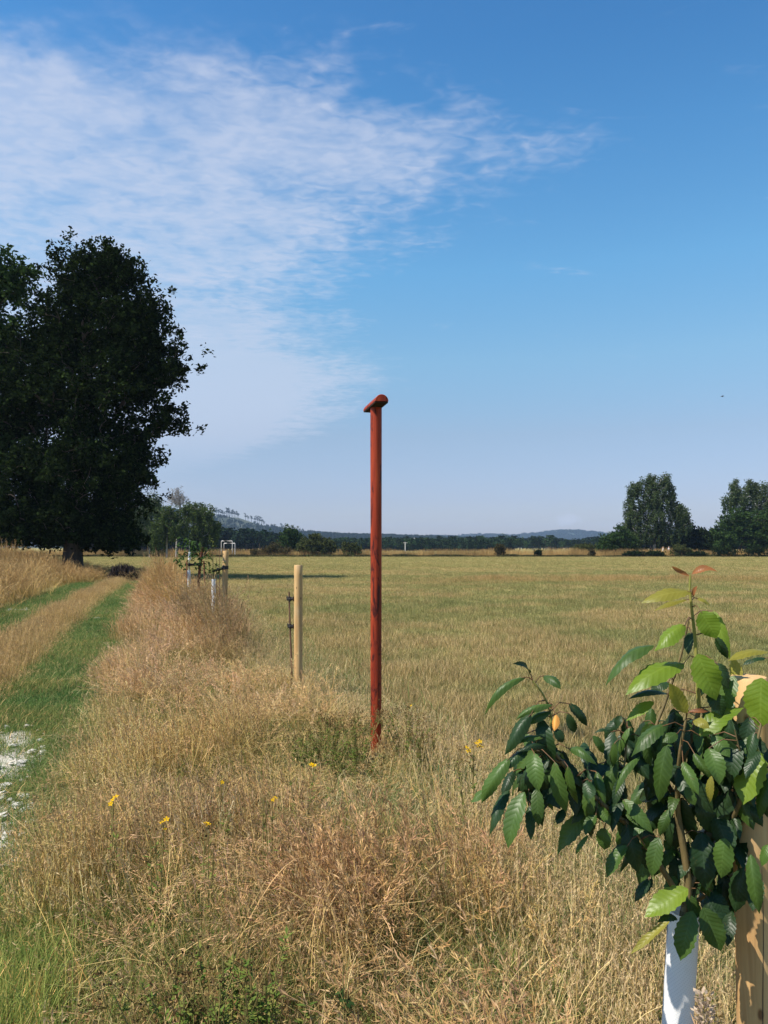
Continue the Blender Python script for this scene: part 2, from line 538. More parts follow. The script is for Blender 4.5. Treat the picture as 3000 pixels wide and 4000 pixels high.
def guard_mat():
    m, N, L, out = nodes_of('white_perforated_plastic')
    uv = N.new('ShaderNodeUVMap')
    mp = N.new('ShaderNodeMapping'); mp.inputs['Scale'].default_value = (34, 150, 1); mp.inputs['Rotation'].default_value = (0, 0, 0.5)
    L.new(uv.outputs[0], mp.inputs[0])
    v = N.new('ShaderNodeTexVoronoi'); v.inputs['Randomness'].default_value = 0.0; v.inputs['Scale'].default_value = 1.0
    L.new(mp.outputs[0], v.inputs['Vector'])
    r = ramp(N, [(0.16, (0.68, 0.69, 0.70)), (0.28, (0.84, 0.84, 0.84))]); L.new(v.outputs['Distance'], r.inputs[0])
    tc = N.new('ShaderNodeTexCoord')
    g = noise_n(N, L, tc.outputs['Object'], 9.0, 5.0, 0.6)
    gr = ramp(N, [(0.5, 0.0), (0.75, 0.3)]); L.new(g, gr.inputs[0])
    c = mixc(N, L, gr.outputs[0], r.outputs[0], (0.58, 0.56, 0.50))
    p = N.new('ShaderNodeBsdfPrincipled'); p.inputs['Roughness'].default_value = 0.45
    L.new(c, p.inputs['Base Color'])
    t = N.new('ShaderNodeBsdfTranslucent'); t.inputs[0].default_value = (0.7, 0.7, 0.7, 1)
    mx = N.new('ShaderNodeMixShader'); mx.inputs[0].default_value = 0.2
    L.new(p.outputs[0], mx.inputs[1]); L.new(t.outputs[0], mx.inputs[2])
    L.new(mx.outputs[0], out.inputs[0])
    return m


def cherry_leaf_mat(name, dark, light, under, trans_col, trans=0.3, rough=0.36, vein=0.22):
    """uv: u along the midrib, v from -1 to 1 across; side veins run forward from the midrib"""
    m, N, L, out = nodes_of(name)
    uv = N.new('ShaderNodeUVMap')
    sep = N.new('ShaderNodeSeparateXYZ'); L.new(uv.outputs[0], sep.inputs[0])

    def mth(op, a, b=None):
        n = N.new('ShaderNodeMath'); n.operation = op
        for i, v in enumerate((a, b)):
            if v is None: continue
            if isinstance(v, (int, float)): n.inputs[i].default_value = v
            else: L.new(v, n.inputs[i])
        return n.outputs[0]
    av = mth('ABSOLUTE', mth('SUBTRACT', mth('MULTIPLY', sep.outputs[1], 2.0), 1.0))
    q = mth('SUBTRACT', mth('MULTIPLY', sep.outputs[0], 9.5), mth('MULTIPLY', av, 1.5))
    s = mth('SINE', mth('MULTIPLY', q, 6.283))
    s01 = mth('MULTIPLY', mth('ADD', s, 1.0), 0.5)
    veinf = mth('POWER', s01, 6.0)
    rib = N.new('ShaderNodeMapRange'); L.new(av, rib.inputs[0])
    rib.inputs[1].default_value = 0.0; rib.inputs[2].default_value = 0.09; rib.inputs[3].default_value = 1.0; rib.inputs[4].default_value = 0.0
    vv = mth('MAXIMUM', mth('MULTIPLY', veinf, 0.5), rib.outputs[0])
    tc = N.new('ShaderNodeTexCoord')
    nz = noise_n(N, L, tc.outputs['Object'], 26.0, 5.0, 0.6)
    oi = N.new('ShaderNodeObjectInfo')
    nz2 = mth('ADD', mth('MULTIPLY', nz, 0.7), mth('MULTIPLY', oi.outputs['Random'], 0.5))
    r = ramp(N, [(0.25, dark), (0.85, light)]); L.new(nz2, r.inputs[0])
    c = mixc(N, L, mth('MULTIPLY', vv, vein), r.outputs[0], tuple(min(1, x * 1.7 + 0.03) for x in light))
    sp = noise_n(N, L, tc.outputs['Object'], 70.0, 4.0, 0.7)
    spr = ramp(N, [(0.64, 0.0), (0.72, 0.55)]); L.new(sp, spr.inputs[0])
    c = mixc(N, L, spr.outputs[0], c, (0.11, 0.07, 0.022))
    geo = N.new('ShaderNodeNewGeometry')
    c = mixc(N, L, geo.outputs['Backfacing'], c, under)
    p = N.new('ShaderNodeBsdfPrincipled'); p.inputs['Roughness'].default_value = rough
    p.inputs['Specular IOR Level'].default_value = 0.26
    L.new(c, p.inputs['Base Color'])
    b = N.new('ShaderNodeBump'); b.inputs['Strength'].default_value = 0.30; b.inputs['Distance'].default_value = 0.0011
    h = mth('ADD', mth('POWER', s01, 0.5), mth('MULTIPLY', nz, 2.6))
    L.new(h, b.inputs['Height']); L.new(b.outputs[0], p.inputs['Normal'])
    t = N.new('ShaderNodeBsdfTranslucent'); t.inputs[0].default_value = rgb(trans_col)
    mx = N.new('ShaderNodeMixShader'); mx.inputs[0].default_value = trans
    L.new(p.outputs[0], mx.inputs[1]); L.new(t.outputs[0], mx.inputs[2])
    L.new(mx.outputs[0], out.inputs[0])
    return m


M['red'] = red_paint_mat()
M['pine'] = pine_mat()
M['guard'] = guard_mat()
LEAF = {
    'd': cherry_leaf_mat('cherry_leaf_dark', (0.008, 0.02, 0.006), (0.018, 0.043, 0.012), (0.05, 0.085, 0.04), (0.06, 0.16, 0.02), 0.10, 0.42),  # darkest leaf: the shade deep in the crown is put into its colour
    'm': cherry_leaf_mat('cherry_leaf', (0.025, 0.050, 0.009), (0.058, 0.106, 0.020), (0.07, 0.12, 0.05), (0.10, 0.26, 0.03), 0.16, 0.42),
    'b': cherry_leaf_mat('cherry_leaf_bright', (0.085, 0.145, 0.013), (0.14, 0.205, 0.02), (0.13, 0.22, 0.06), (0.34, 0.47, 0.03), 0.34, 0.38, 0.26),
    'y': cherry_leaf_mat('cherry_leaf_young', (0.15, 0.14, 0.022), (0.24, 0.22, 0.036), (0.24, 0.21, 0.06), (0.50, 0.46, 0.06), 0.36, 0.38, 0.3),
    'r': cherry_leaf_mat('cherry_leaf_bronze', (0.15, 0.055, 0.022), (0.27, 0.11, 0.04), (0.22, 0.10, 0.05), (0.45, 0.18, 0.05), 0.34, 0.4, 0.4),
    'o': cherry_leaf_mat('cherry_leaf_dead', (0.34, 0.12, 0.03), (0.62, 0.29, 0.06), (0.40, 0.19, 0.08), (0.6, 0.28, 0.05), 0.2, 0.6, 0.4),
}

SLOPE = 0.323   # the track and the row of young trees run away to the left: u = x + SLOPE*y is the distance across


BEND_Y = [0, 5, 12, 24, 40, 60]
BEND_U = [0, 0, 0.15, 0.5, 1.5, 3.0]


def track_x(u, y):
    """world x of the line that lies u metres across the track's own axis"""
    return u - SLOPE * np.asarray(y) + np.interp(y, BEND_Y, BEND_U)


def ground_mat():
    m, N, L, out = nodes_of('meadow_ground')
    tc = N.new('ShaderNodeTexCoord')
    o = tc.outputs['Object']
    a = noise_n(N, L, o, 0.22, 6.0, 0.62, (0.45, 1.2, 1))
    b = noise_n(N, L, o, 0.035, 4.0, 0.55, (0.35, 1.4, 1))
    cfine = noise_n(N, L, o, 9.0, 6.0, 0.7)
    r = ramp(N, [(0.28, (0.20, 0.205, 0.085)), (0.45, (0.29, 0.265, 0.12)), (0.6, (0.385, 0.315, 0.155)), (0.75, (0.45, 0.36, 0.19))])
    L.new(a, r.inputs[0])
    r2 = ramp(N, [(0.35, (0.80, 0.88, 0.72)), (0.65, (1.12, 1.05, 1.0))]); L.new(b, r2.inputs[0])
    c = mixc(N, L, 1.0, r.outputs[0], r2.outputs[0], 'MULTIPLY')
    r3 = ramp(N, [(0.3, (0.62, 0.64, 0.58)), (0.7, (1.15, 1.12, 1.08))]); L.new(cfine, r3.inputs[0])
    c = mixc(N, L, 1.0, c, r3.outputs[0], 'MULTIPLY')
    d = N.new('ShaderNodeBsdfDiffuse'); L.new(c, d.inputs[0])
    bp = N.new('ShaderNodeBump'); bp.inputs['Strength'].default_value = 0.5; bp.inputs['Distance'].default_value = 0.05
    L.new(cfine, bp.inputs['Height']); L.new(bp.outputs[0], d.inputs['Normal'])
    L.new(d.outputs[0], out.inputs[0])
    return m


M['ground'] = ground_mat()
M['verge_soil'] = simple_mat('thatch_and_soil', [(0.3, (0.03, 0.026, 0.013)), (0.5, (0.075, 0.06, 0.03)), (0.75, (0.16, 0.13, 0.07))], 14.0, 1.0, None, 0.6)
M['rut_soil'] = simple_mat('mossy_track', [(0.3, (0.045, 0.075, 0.025)), (0.55, (0.075, 0.115, 0.04)), (0.8, (0.15, 0.14, 0.07))], 7.0, 1.0, None, 0.6)
M['gravel'] = simple_mat('crushed_limestone', [(0.25, (0.20, 0.175, 0.135)), (0.5, (0.42, 0.385, 0.32)), (0.75, (0.56, 0.53, 0.47))], 30.0, 0.95, None, 0.8)
M['hill'] = simple_mat('hill_turf', [(0.3, (0.022, 0.034, 0.018)), (0.5, (0.045, 0.055, 0.03)), (0.75, (0.085, 0.088, 0.05))], 0.02, 1.0, None, 0.0)
M['farhill'] = simple_mat('wooded_hill', [(0.3, (0.016, 0.028, 0.014)), (0.5, (0.028, 0.045, 0.02)), (0.75, (0.045, 0.065, 0.028))], 0.03, 1.0, None, 0.0)

# ------------------------------------------------------------------ ground, track, hills, haze
S = 6500.0
g = MB()
g.add([(-S, -S, 0), (S, -S, 0), (S, S, 0), (-S, S, 0)], [(0, 1, 2, 3)])
tag(g.build('ground', M['ground']), kind='structure')


def strip(u0, u1, y0, y1, z, n=60, wob=0.12, seed=0):
    ys = np.geomspace(max(y0 + 4, 1), y1 + 4, n) - 4
    a = track_x(u0 + (vnoise(ys, ys * 0, 1.3, seed) - 0.5) * 2 * wob, ys)
    b = track_x(u1 + (vnoise(ys, ys * 0, 1.3, seed + 1) - 0.5) * 2 * wob, ys) - (np.interp(ys, BEND_Y, BEND_U) if u1 > 1 else 0)
    V = np.concatenate([np.stack([a, ys, ys * 0 + z], 1), np.stack([b, ys, ys * 0 + z], 1)])
    i = np.arange(n - 1)
    mb = MB()
    mb.add(V, np.stack([i, i + n, i + n + 1, i + 1], 1))
    return mb


tag(strip(-0.46, 2.2, -3, 34, 0.004, seed=3).build('verge', M['verge_soil']), kind='structure')
track = tag(strip(-4.0, -0.46, -3, 42, 0.008, wob=0.02, seed=5).build('track', M['verge_soil']), kind='structure')
tag(strip(-1.5, -0.40, -3, 36, 0.012, seed=7).build('wheel_rut', M['rut_soil'], track), kind='structure')
tag(strip(-3.8, -2.35, -3, 38, 0.012, seed=9).build('wheel_rut', M['rut_soil'], track), kind='structure')


def patch(cu, cy, ru, ry, z, seed, n=36):
    a = np.linspace(0, 2 * np.pi, n, endpoint=False)
    k = 0.72 + 0.5 * vnoise(a * 1.2, a * 0 + seed, 0.7, seed)
    k[-3:] = np.linspace(k[-3], k[0], 3)
    y = cy + ry * k * np.sin(a)
    x = cu + ru * k * np.cos(a) - SLOPE * y
    V = np.concatenate([np.stack([x, y, a * 0 + z], 1), [[cu - SLOPE * cy, cy, z + 0.006]]])
    mb = MB()
    mb.add(V, [(i, (i + 1) % n, n) for i in range(n)])
    return mb


GP = [(-0.90, 4.2, 0.42, 0.9, 31), (-1.02, 6.0, 0.32, 1.0, 32), (-3.0, 19.6, 0.26, 0.75, 33), (-3.2, 17.9, 0.16, 0.4, 34), (-0.95, 17.5, 0.12, 0.3, 35), (-1.25, 2.6, 0.45, 0.6, 36)]
for cu, cy, ru, ry, sd in GP:
    tag(patch(cu, cy, ru, ry, 0.017, sd).build('gravel', M['gravel'], track), kind='structure')


def stone_mesh(seed):
    r = np.random.default_rng(seed)
    V = [(0, 0, 0.55)]
    for ring, (rad, zz) in enumerate(((0.75, 0.38), (1.0, 0.0), (0.7, -0.4))):
        for j in range(6):
            a = j / 6 * 2 * math.pi + ring * 0.5
            k = rad * r.uniform(0.75, 1.15)
            V.append((k * math.cos(a), k * math.sin(a) * 0.8, zz * r.uniform(0.7, 1.2)))
    F = [(0, 1 + j, 1 + (j + 1) % 6) for j in range(6)]
    for ring in range(2):
        for j in range(6):
            a, b = 1 + ring * 6 + j, 1 + ring * 6 + (j + 1) % 6
            F += [(a, a + 6, b + 6), (a, b + 6, b)]
    return mesh_np('stone', np.array(V), [np.array(F)], [M['stone']], [0], False)


stones = [stone_mesh(s) for s in range(5)]
k = 0
for i in range(2000):
    p = GP[rng.choice(len(GP), p=[0.50, 0.22, 0.13, 0.03, 0.02, 0.10])]
    a, rr = rng.uniform(0, 2 * math.pi), rng.uniform(0, 1) ** 0.5
    u, y = p[0] + p[2] * 1.15 * rr * math.cos(a), p[1] + p[3] * 1.1 * rr * math.sin(a)
    s = rng.uniform(0.018, 0.060) * (1.0 if y < 12 else 1.4)
    o = obj('stone', stones[k % 5], track, (u - SLOPE * y, y, 0.02 + s * 0.3))
    o.scale = (s, s, s * 0.75)
    o.rotation_euler = (rng.uniform(-0.3, 0.3), rng.uniform(-0.3, 0.3), rng.uniform(0, 6.28))
    k += 1
    if k >= 260:
        break


def hill(name, D, depth, prof, mat, nx=220, ny=40, rough=3.0, seed=0, tree_h=0.0):
    xs_px = np.array([p[0] for p in prof], float)
    hs = np.array([(HORIZON - p[1]) / F_PX * D + EYE - tree_h for p in prof])
    xs = (xs_px - 1500) / F_PX * D
    X = np.linspace(xs[0], xs[-1], nx)
    ridge = np.interp(X, xs, np.maximum(hs, 0))
    t = np.linspace(-1, 1, ny)
    f = np.clip(np.cos(t * np.pi / 2), 0, 1) ** 1.2
    Y = D + t * depth
    gX, gY = np.meshgrid(X, Y)
    edge = np.clip(np.minimum((gX - X[0]), (X[-1] - gX)) / (0.08 * (X[-1] - X[0])), 0, 1)
    Z = f[:, None] * ridge[None, :] * edge
    Z += (vnoise(gX, gY, 60, seed) - 0.5) * 2 * rough * f[:, None]
    Z = np.maximum(Z, 0) - 2.0 * (1 - f[:, None])
    V = np.stack([gX, gY, Z], -1).reshape(-1, 3)
    i, j = np.meshgrid(np.arange(ny - 1), np.arange(nx - 1), indexing='ij')
    a = (i * nx + j).ravel()
    me = mesh_np(name, V, [np.stack([a, a + 1, a + nx + 1, a + nx], 1)], [mat], [0], True)
    tag(obj(name, me), kind='structure')

    def height(x, y):
        ti = np.clip((np.asarray(y) - (D - depth)) / (2 * depth) * (ny - 1), 0, ny - 1.001)
        xi = np.clip((np.asarray(x) - X[0]) / (X[-1] - X[0]) * (nx - 1), 0, nx - 1.001)
        a, b = ti.astype(int), xi.astype(int)
        fa, fb = ti - a, xi - b
        return (Z[a, b] * (1 - fa) + Z[a + 1, b] * fa) * (1 - fb) + (Z[a, b + 1] * (1 - fa) + Z[a + 1, b + 1] * fa) * fb
    return height


HD, HDEP = 1500.0, 420.0
hill_h = hill('hill', HD, HDEP, [(-900, 1960), (0, 1950), (500, 1975), (760, 2006), (860, 2016), (930, 2022), (965, 2036), (1040, 2062), (1120, 2082),
                                 (1220, 2092), (1400, 2102), (1600, 2108), (1850, 2116), (2100, 2126), (2500, 2134)], M['hill'], rough=2.0, seed=41)
FD, FDEP = 3300.0, 700.0
far_h = hill('distant_hill', FD, FDEP, [(900, 2130), (1300, 2115), (1600, 2108), (1820, 2100), (1920, 2096), (2010, 2100), (2080, 2094), (2150, 2086), (2200, 2080), (2250, 2083), (2340, 2096),
                                        (2440, 2110), (2600, 2118), (2900, 2122), (3600, 2128)], M['farhill'], rough=4.0, seed=43)


def build_haze():
    m, N, L, out = nodes_of('haze_air')
    v = N.new('ShaderNodeVolumePrincipled')
    v.inputs['Color'].default_value = (0.52, 0.72, 1.0, 1)
    v.inputs['Density'].default_value = HAZE
    v.inputs['Anisotropy'].default_value = 0.1
    L.new(v.outputs[0], out.inputs['Volume'])
    b = MB()
    b.box((-4200, -60, -3.5), (4200, 4300, 128))
    o = b.build('haze', m)
    tag(o, 'pale blue summer haze over the distant hills', 'haze', kind='stuff')
    o.display_type = 'BOUNDS'


HAZE = 0.00014
build_haze()

# ------------------------------------------------------------------ trees
def frusta(P0, P1, r0, r1, k=5):
    T = unit(P1 - P0)
    up = np.where(np.abs(T[:, 2:3]) < 0.9, np.array([[0, 0, 1.0]]), np.array([[1.0, 0, 0]]))
    A = unit(np.cross(T, up)); B = np.cross(T, A)
    a = np.linspace(0, 2 * np.pi, k, endpoint=False)
    ring = np.cos(a)[None, :, None] * A[:, None] + np.sin(a)[None, :, None] * B[:, None]
    V = np.concatenate([P0[:, None] + r0[:, None, None] * ring, P1[:, None] + r1[:, None, None] * ring], 1).reshape(-1, 3)
    n = len(P0)
    b = (np.arange(n) * 2 * k)[:, None]
    j = np.arange(k); j2 = (j + 1) % k
    F = np.stack([b + j, b + j2, b + k + j2, b + k + j], -1).reshape(-1, 4)
    return V, F


def leaf_quads(C, size, r, up=0.5, aspect=0.55):
    n = len(C)
    nrm = unit(r.normal(size=(n, 3)) + np.array([0, 0, up]))
    a = unit(np.cross(nrm, r.normal(size=(n, 3))))
    b = np.cross(nrm, a)
    s = (size * r.uniform(0.6, 1.35, n))[:, None]
    V = np.stack([C - a * s * 0.5, C + b * s * aspect * 0.5 - nrm * s * 0.08, C + a * s * 0.5, C - b * s * aspect * 0.5 - nrm * s * 0.08], 1).reshape(-1, 3)
    F = np.arange(n * 4).reshape(n, 4)
    return V, F


def make_tree(name, label, cat, bx, by, lobes, nclus, nleaf, leafsize, crad, leafmat, barkmat, trunk_r, seed, droop=0.0, group=None,
              D=None, trunk_top=None, upbias=0.5, lean=0.0, shell=0.45, sprigs=4, flat=0.6, parts=('trunk', 'crown')):
    """lobes: (photo x, photo y, half width, half height, depth offset) at distance D"""
    r = np.random.default_rng(seed)
    D = D or by
    base = np.array([bx, by, 0.0])
    cen, rad, wt = [], [], []
    for lb in lobes:
        dd = lb[4] if len(lb) > 4 else 0.0
        c = np.array(at(lb[0], lb[1], D + dd)) - base
        k = (D + dd) / F_PX
        rx, rz = lb[2] * k, lb[3] * k
        cen.append(c); rad.append((rx, min(max(rx, rz) * 0.95, 1.25 * rx), rz)); wt.append((rx * rz) ** 0.85 + 0.02 * (rx + rz))
    cen, rad = np.array(cen), np.array(rad)
    wt = np.array(wt) / sum(wt)
    li = r.choice(len(cen), nclus, p=wt)
    d = unit(r.normal(size=(nclus, 3)))
    K = cen[li] + d * (r.random(nclus) ** shell)[:, None] * rad[li]
    K[:, 2] = np.maximum(K[:, 2], 0.35 if droop == 0 else 0.8)
    # limbs: each twig group joins the nearest wood already there
    ztop = trunk_top or K[:, 2].max() * 0.8
    tn = 9
    tz = np.linspace(0, ztop, tn)
    cx = float(np.average(K[:, 0])); cy = float(np.average(K[:, 1]))
    tt = np.linspace(0, 1, tn)
    tr = np.stack([cx * tt ** 1.6 + np.sin(tt * 5 + seed) * 0.02 * ztop * tt, cy * tt ** 1.6 + np.cos(tt * 4 + seed) * 0.02 * ztop * tt, tz], 1)
    nodes = [tuple(p) for p in tr]
    par = [-1] + list(range(tn - 1))
    order = np.argsort(np.hypot(K[:, 0] - cx, K[:, 1] - cy) + 0.15 * np.abs(K[:, 2] - 0.6 * ztop))
    P = np.zeros((tn + 2 * nclus, 3)); P[:tn] = tr
    n = tn
    for ci in order:
        c = K[ci]
        dv = c - P[:n]
        dist = np.linalg.norm(dv, axis=1)
        cost = dist + 1.2 * np.maximum(P[:n, 2] - c[2] + 0.25 * np.hypot(dv[:, 0], dv[:, 1]), 0)
        cost[0] += 5; cost[1] += 1
        j = int(np.argmin(cost))
        mid = P[j] * 0.5 + c * 0.5 + np.array([0, 0, 0.06 * dist[j]]) + r.normal(size=3) * 0.05 * dist[j]
        P[n] = mid; par.append(j)
        P[n + 1] = c; par.append(n)
        n += 2
    par = np.array(par)
    cnt = np.ones(n)
    for i in range(n - 1, 0, -1):
        if par[i] >= 0:
            cnt[par[i]] += cnt[i]
    rr = np.maximum(trunk_r * (cnt / cnt[0]) ** 0.5, trunk_r * 0.022)
    rr[:tn] = np.maximum(rr[:tn], trunk_r * (1 - 0.9 * tt))
    rr[0] *= 1.25
    e = np.arange(1, n)
    V, Fq = frusta(P[par[e]], P[e], np.minimum(rr[par[e]], rr[e] * 1.5 + 0.01), rr[e], 6)
    root = thing(name, label, cat, (bx, by, 0), 0, group)
    obj(parts[0], mesh_np(parts[0], V, [Fq], [barkmat], [0], True), root)
    # leaves
    if droop > 0:
        ln = r.uniform(0.35, 1.0, nclus) * droop
        C = np.repeat(K, nleaf, 0)
        t = r.random(len(C))
        off = np.stack([r.normal(size=len(C)) * crad, r.normal(size=len(C)) * crad, -t * np.repeat(ln, nleaf)], 1)
        off[:, :2] *= (0.4 + 0.6 * (1 - t))[:, None]
        C = C + off
        C[:, 2] = np.maximum(C[:, 2], 0.25)
    else:
        sub = np.repeat(K, sprigs, 0) + r.normal(size=(nclus * sprigs, 3)) * crad * np.array([1, 1, flat])
        C = np.repeat(sub, max(1, nleaf // sprigs), 0)
        C = C + r.normal(size=C.shape) * crad * 0.33
        C[:, 2] = np.maximum(C[:, 2], 0.12)
    V, Fq = leaf_quads(C, leafsize, r, upbias)
    obj(parts[1], mesh_np(parts[1], V, [Fq], [leafmat], [0], False), root)
    return root


# the big dark tree beside the track
def narrow(lobes, x0, k):
    return [((x0 + (l[0] - x0) * k if l[0] > x0 else l[0]), l[1], l[2] * (k + 0.02)) + tuple(l[3:]) for l in lobes]


BT = 38.0
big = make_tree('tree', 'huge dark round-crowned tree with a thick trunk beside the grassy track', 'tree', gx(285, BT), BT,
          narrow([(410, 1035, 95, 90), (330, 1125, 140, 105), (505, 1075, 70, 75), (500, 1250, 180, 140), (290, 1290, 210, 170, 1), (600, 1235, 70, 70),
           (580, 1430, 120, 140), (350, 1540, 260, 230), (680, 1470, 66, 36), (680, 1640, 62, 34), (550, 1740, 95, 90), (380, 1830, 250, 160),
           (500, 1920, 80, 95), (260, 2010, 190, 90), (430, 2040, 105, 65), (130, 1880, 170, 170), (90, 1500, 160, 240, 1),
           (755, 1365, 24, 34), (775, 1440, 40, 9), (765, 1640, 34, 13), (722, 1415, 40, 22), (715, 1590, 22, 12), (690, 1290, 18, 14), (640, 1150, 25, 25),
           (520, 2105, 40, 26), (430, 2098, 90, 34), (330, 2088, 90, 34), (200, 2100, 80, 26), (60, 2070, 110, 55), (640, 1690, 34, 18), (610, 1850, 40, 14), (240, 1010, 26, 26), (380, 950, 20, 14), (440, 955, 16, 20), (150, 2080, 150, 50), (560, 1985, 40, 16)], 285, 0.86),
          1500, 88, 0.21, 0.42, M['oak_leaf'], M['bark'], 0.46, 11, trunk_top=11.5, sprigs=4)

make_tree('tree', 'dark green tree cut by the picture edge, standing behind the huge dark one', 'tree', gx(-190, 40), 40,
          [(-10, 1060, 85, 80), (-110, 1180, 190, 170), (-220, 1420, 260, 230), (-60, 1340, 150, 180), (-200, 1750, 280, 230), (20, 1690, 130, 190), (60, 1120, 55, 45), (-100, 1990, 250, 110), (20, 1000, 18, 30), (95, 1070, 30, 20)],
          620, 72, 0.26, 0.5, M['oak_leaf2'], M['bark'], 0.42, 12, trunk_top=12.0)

# far trees beyond the left end of the meadow
make_tree('willow_tree', 'drooping pale green tree, nearest the grey frame at the meadow end', 'tree', gx(790, 120), 120,
          [(790, 2000, 55, 42), (800, 2060, 60, 40), (835, 2060, 30, 40), (740, 1975, 28, 30), (775, 2105, 50, 30)], 210, 62, 0.30, 0.26, M['willow_leaf'], M['greybark'], 0.14, 21, droop=2.6, group='drooping trees at the meadow end')
make_tree('willow_tree', 'broad drooping green tree just beside the bare grey treetop', 'tree', gx(652, 116), 116,
          [(655, 2000, 55, 34), (640, 2050, 52, 50), (690, 2040, 45, 50), (620, 2080, 26, 40)], 220, 62, 0.30, 0.26, M['willow_leaf'], M['greybark'], 0.14, 22, droop=2.6, group='drooping trees at the meadow end')
make_tree('dead_birch_tree', 'bare grey birch with thin dead twigs rising above the drooping trees', 'tree', gx(690, 126), 126,
          [(692, 1930, 20, 28), (700, 1955, 36, 26), (672, 1955, 20, 16), (722, 2030, 22, 40)], 120, 26, 0.20, 0.35, M['dead_leaf'], M['greybark'], 0.18, 23, trunk_top=8.5)
make_tree('birch_tree', 'loose drooping birch half hidden behind the huge dark crown', 'tree', gx(585, 122), 122,
          [(590, 1950, 40, 40), (560, 1990, 40, 36), (610, 1960, 20, 36), (590, 2060, 40, 60)], 180, 44, 0.28, 0.28, M['birch_leaf'], M['greybark'], 0.1, 24, droop=2.8)
make_tree('tree', 'dark bushy tree under the right hand limbs of the huge dark crown', 'tree', gx(520, 130), 130,
          [(520, 2060, 70, 70), (560, 2090, 60, 50), (470, 2090, 60, 60), (600, 2120, 50, 36)], 180, 60, 0.42, 0.6, M['oak_leaf'], M['bark'], 0.2, 25)
make_tree('tree', 'thin loose treetop between the drooping trees and the wooded hill', 'tree', gx(786, 150), 150,
          [(782, 1972, 14, 16), (795, 1985, 10, 8), (780, 2040, 26, 50)], 50, 34, 0.34, 0.4, M['birch_leaf'], M['greybark'], 0.14, 26)

# birches and bushes at the right end of the meadow
make_tree('birch_tree', 'tall weeping birch with a white trunk beyond the meadow, nearest the two people', 'tree', gx(2556, 137), 137,
          [(2600, 1870, 28, 34), (2540, 1880, 40, 34), (2480, 1910, 32, 45), (2555, 1940, 70, 60), (2620, 1925, 22, 50), (2470, 2000, 40, 60), (2560, 2010, 60, 70),
           (2650, 2000, 44, 40), (2670, 2035, 34, 45), (2500, 2070, 60, 55), (2600, 2080, 60, 45), (2450, 2055, 24, 40), (2650, 1970, 18, 14)], 1150, 50, 0.28, 0.24, M['birch_leaf'], M['birchbark'], 0.24, 31, droop=2.3)
make_tree('birch_tree', 'second weeping birch cut by the picture edge, behind a dense dark green tree', 'tree', gx(2925, 141), 141,
          [(2875, 1895, 22, 34), (2935, 1890, 30, 34), (2890, 1950, 60, 55), (2850, 1950, 28, 40), (2970, 1920, 50, 50), (2980, 1990, 70, 80), (2920, 2040, 80, 80), (3060, 1990, 70, 90), (3060, 1900, 30, 30)], 800, 52, 0.28, 0.26, M['birch_leaf'], M['birchbark'], 0.26, 32, droop=2.3)
make_tree('tree', 'dense dark green tree in front of the second weeping birch', 'tree', gx(2890, 134), 134,
          [(2880, 2030, 60, 50), (2850, 2080, 60, 45), (2930, 2090, 80, 55), (2830, 2120, 50, 40), (2980, 2060, 60, 70), (2960, 2130, 70, 40)], 330, 70, 0.36, 0.5, M['oak_leaf2'], M['bark'], 0.2, 33, flat=0.35)
make_tree('shrub', 'round green bush at the foot of the tall weeping birch', 'shrub', gx(2400, 133), 133,
          [(2420, 2090, 40, 34), (2385, 2115, 40, 36), (2450, 2120, 40, 36), (2365, 2135, 22, 22)], 150, 60, 0.30, 0.42, M['oak_leaf2'], M['bark'], 0.07, 34, trunk_top=1.6, parts=('stem', 'foliage'))
make_tree('shrub', 'tall dark thicket between the two weeping birches', 'shrub', gx(2730, 140), 140,
          [(2715, 2090, 36, 34), (2760, 2100, 40, 34), (2740, 2125, 70, 36), (2800, 2120, 46, 40), (2685, 2125, 40, 34)], 230, 60, 0.36, 0.5, M['oak_leaf'], M['bark'], 0.09, 35, trunk_top=2.2, parts=('stem', 'foliage'))
make_tree('shrub', 'small bright green bush beside the two people', 'shrub', gx(2655, 129), 129,
          [(2655, 2142, 28, 16), (2680, 2155, 26, 14), (2640, 2158, 24, 12)], 70, 50, 0.22, 0.25, M['bush_leaf'], M['bark'], 0.04, 36, trunk_top=0.8, parts=('stem', 'foliage'))
for i, (x0, w, h, lab) in enumerate(((2480, 46, 16, 'low dark bramble hedge in front of the white birch trunk'), (2560, 46, 15, 'low dark bramble mound hiding the legs of the two people'),
                                     (2720, 46, 14, 'low dark bramble mound below the tall thicket'), (2830, 50, 26, 'dark bushy undergrowth below the dense green tree'), (2950, 60, 30, 'deep dark undergrowth at the meadow corner'))):
    make_tree('bramble', lab, 'bramble', gx(x0, 127.5), 127.5, [(x0 - w * 0.4, 2176 - h * 0.7, w * 0.6, h * 0.7), (x0 + w * 0.4, 2176 - h * 0.7, w * 0.6, h * 0.6), (x0, 2176 - h, w * 0.5, h * 0.6)],
              80, 46, 0.20, 0.22, M['oak_leaf'], M['bark'], 0.03, 60 + i, trunk_top=0.5, parts=('stem', 'foliage'), group='bramble mounds along the meadow edge')

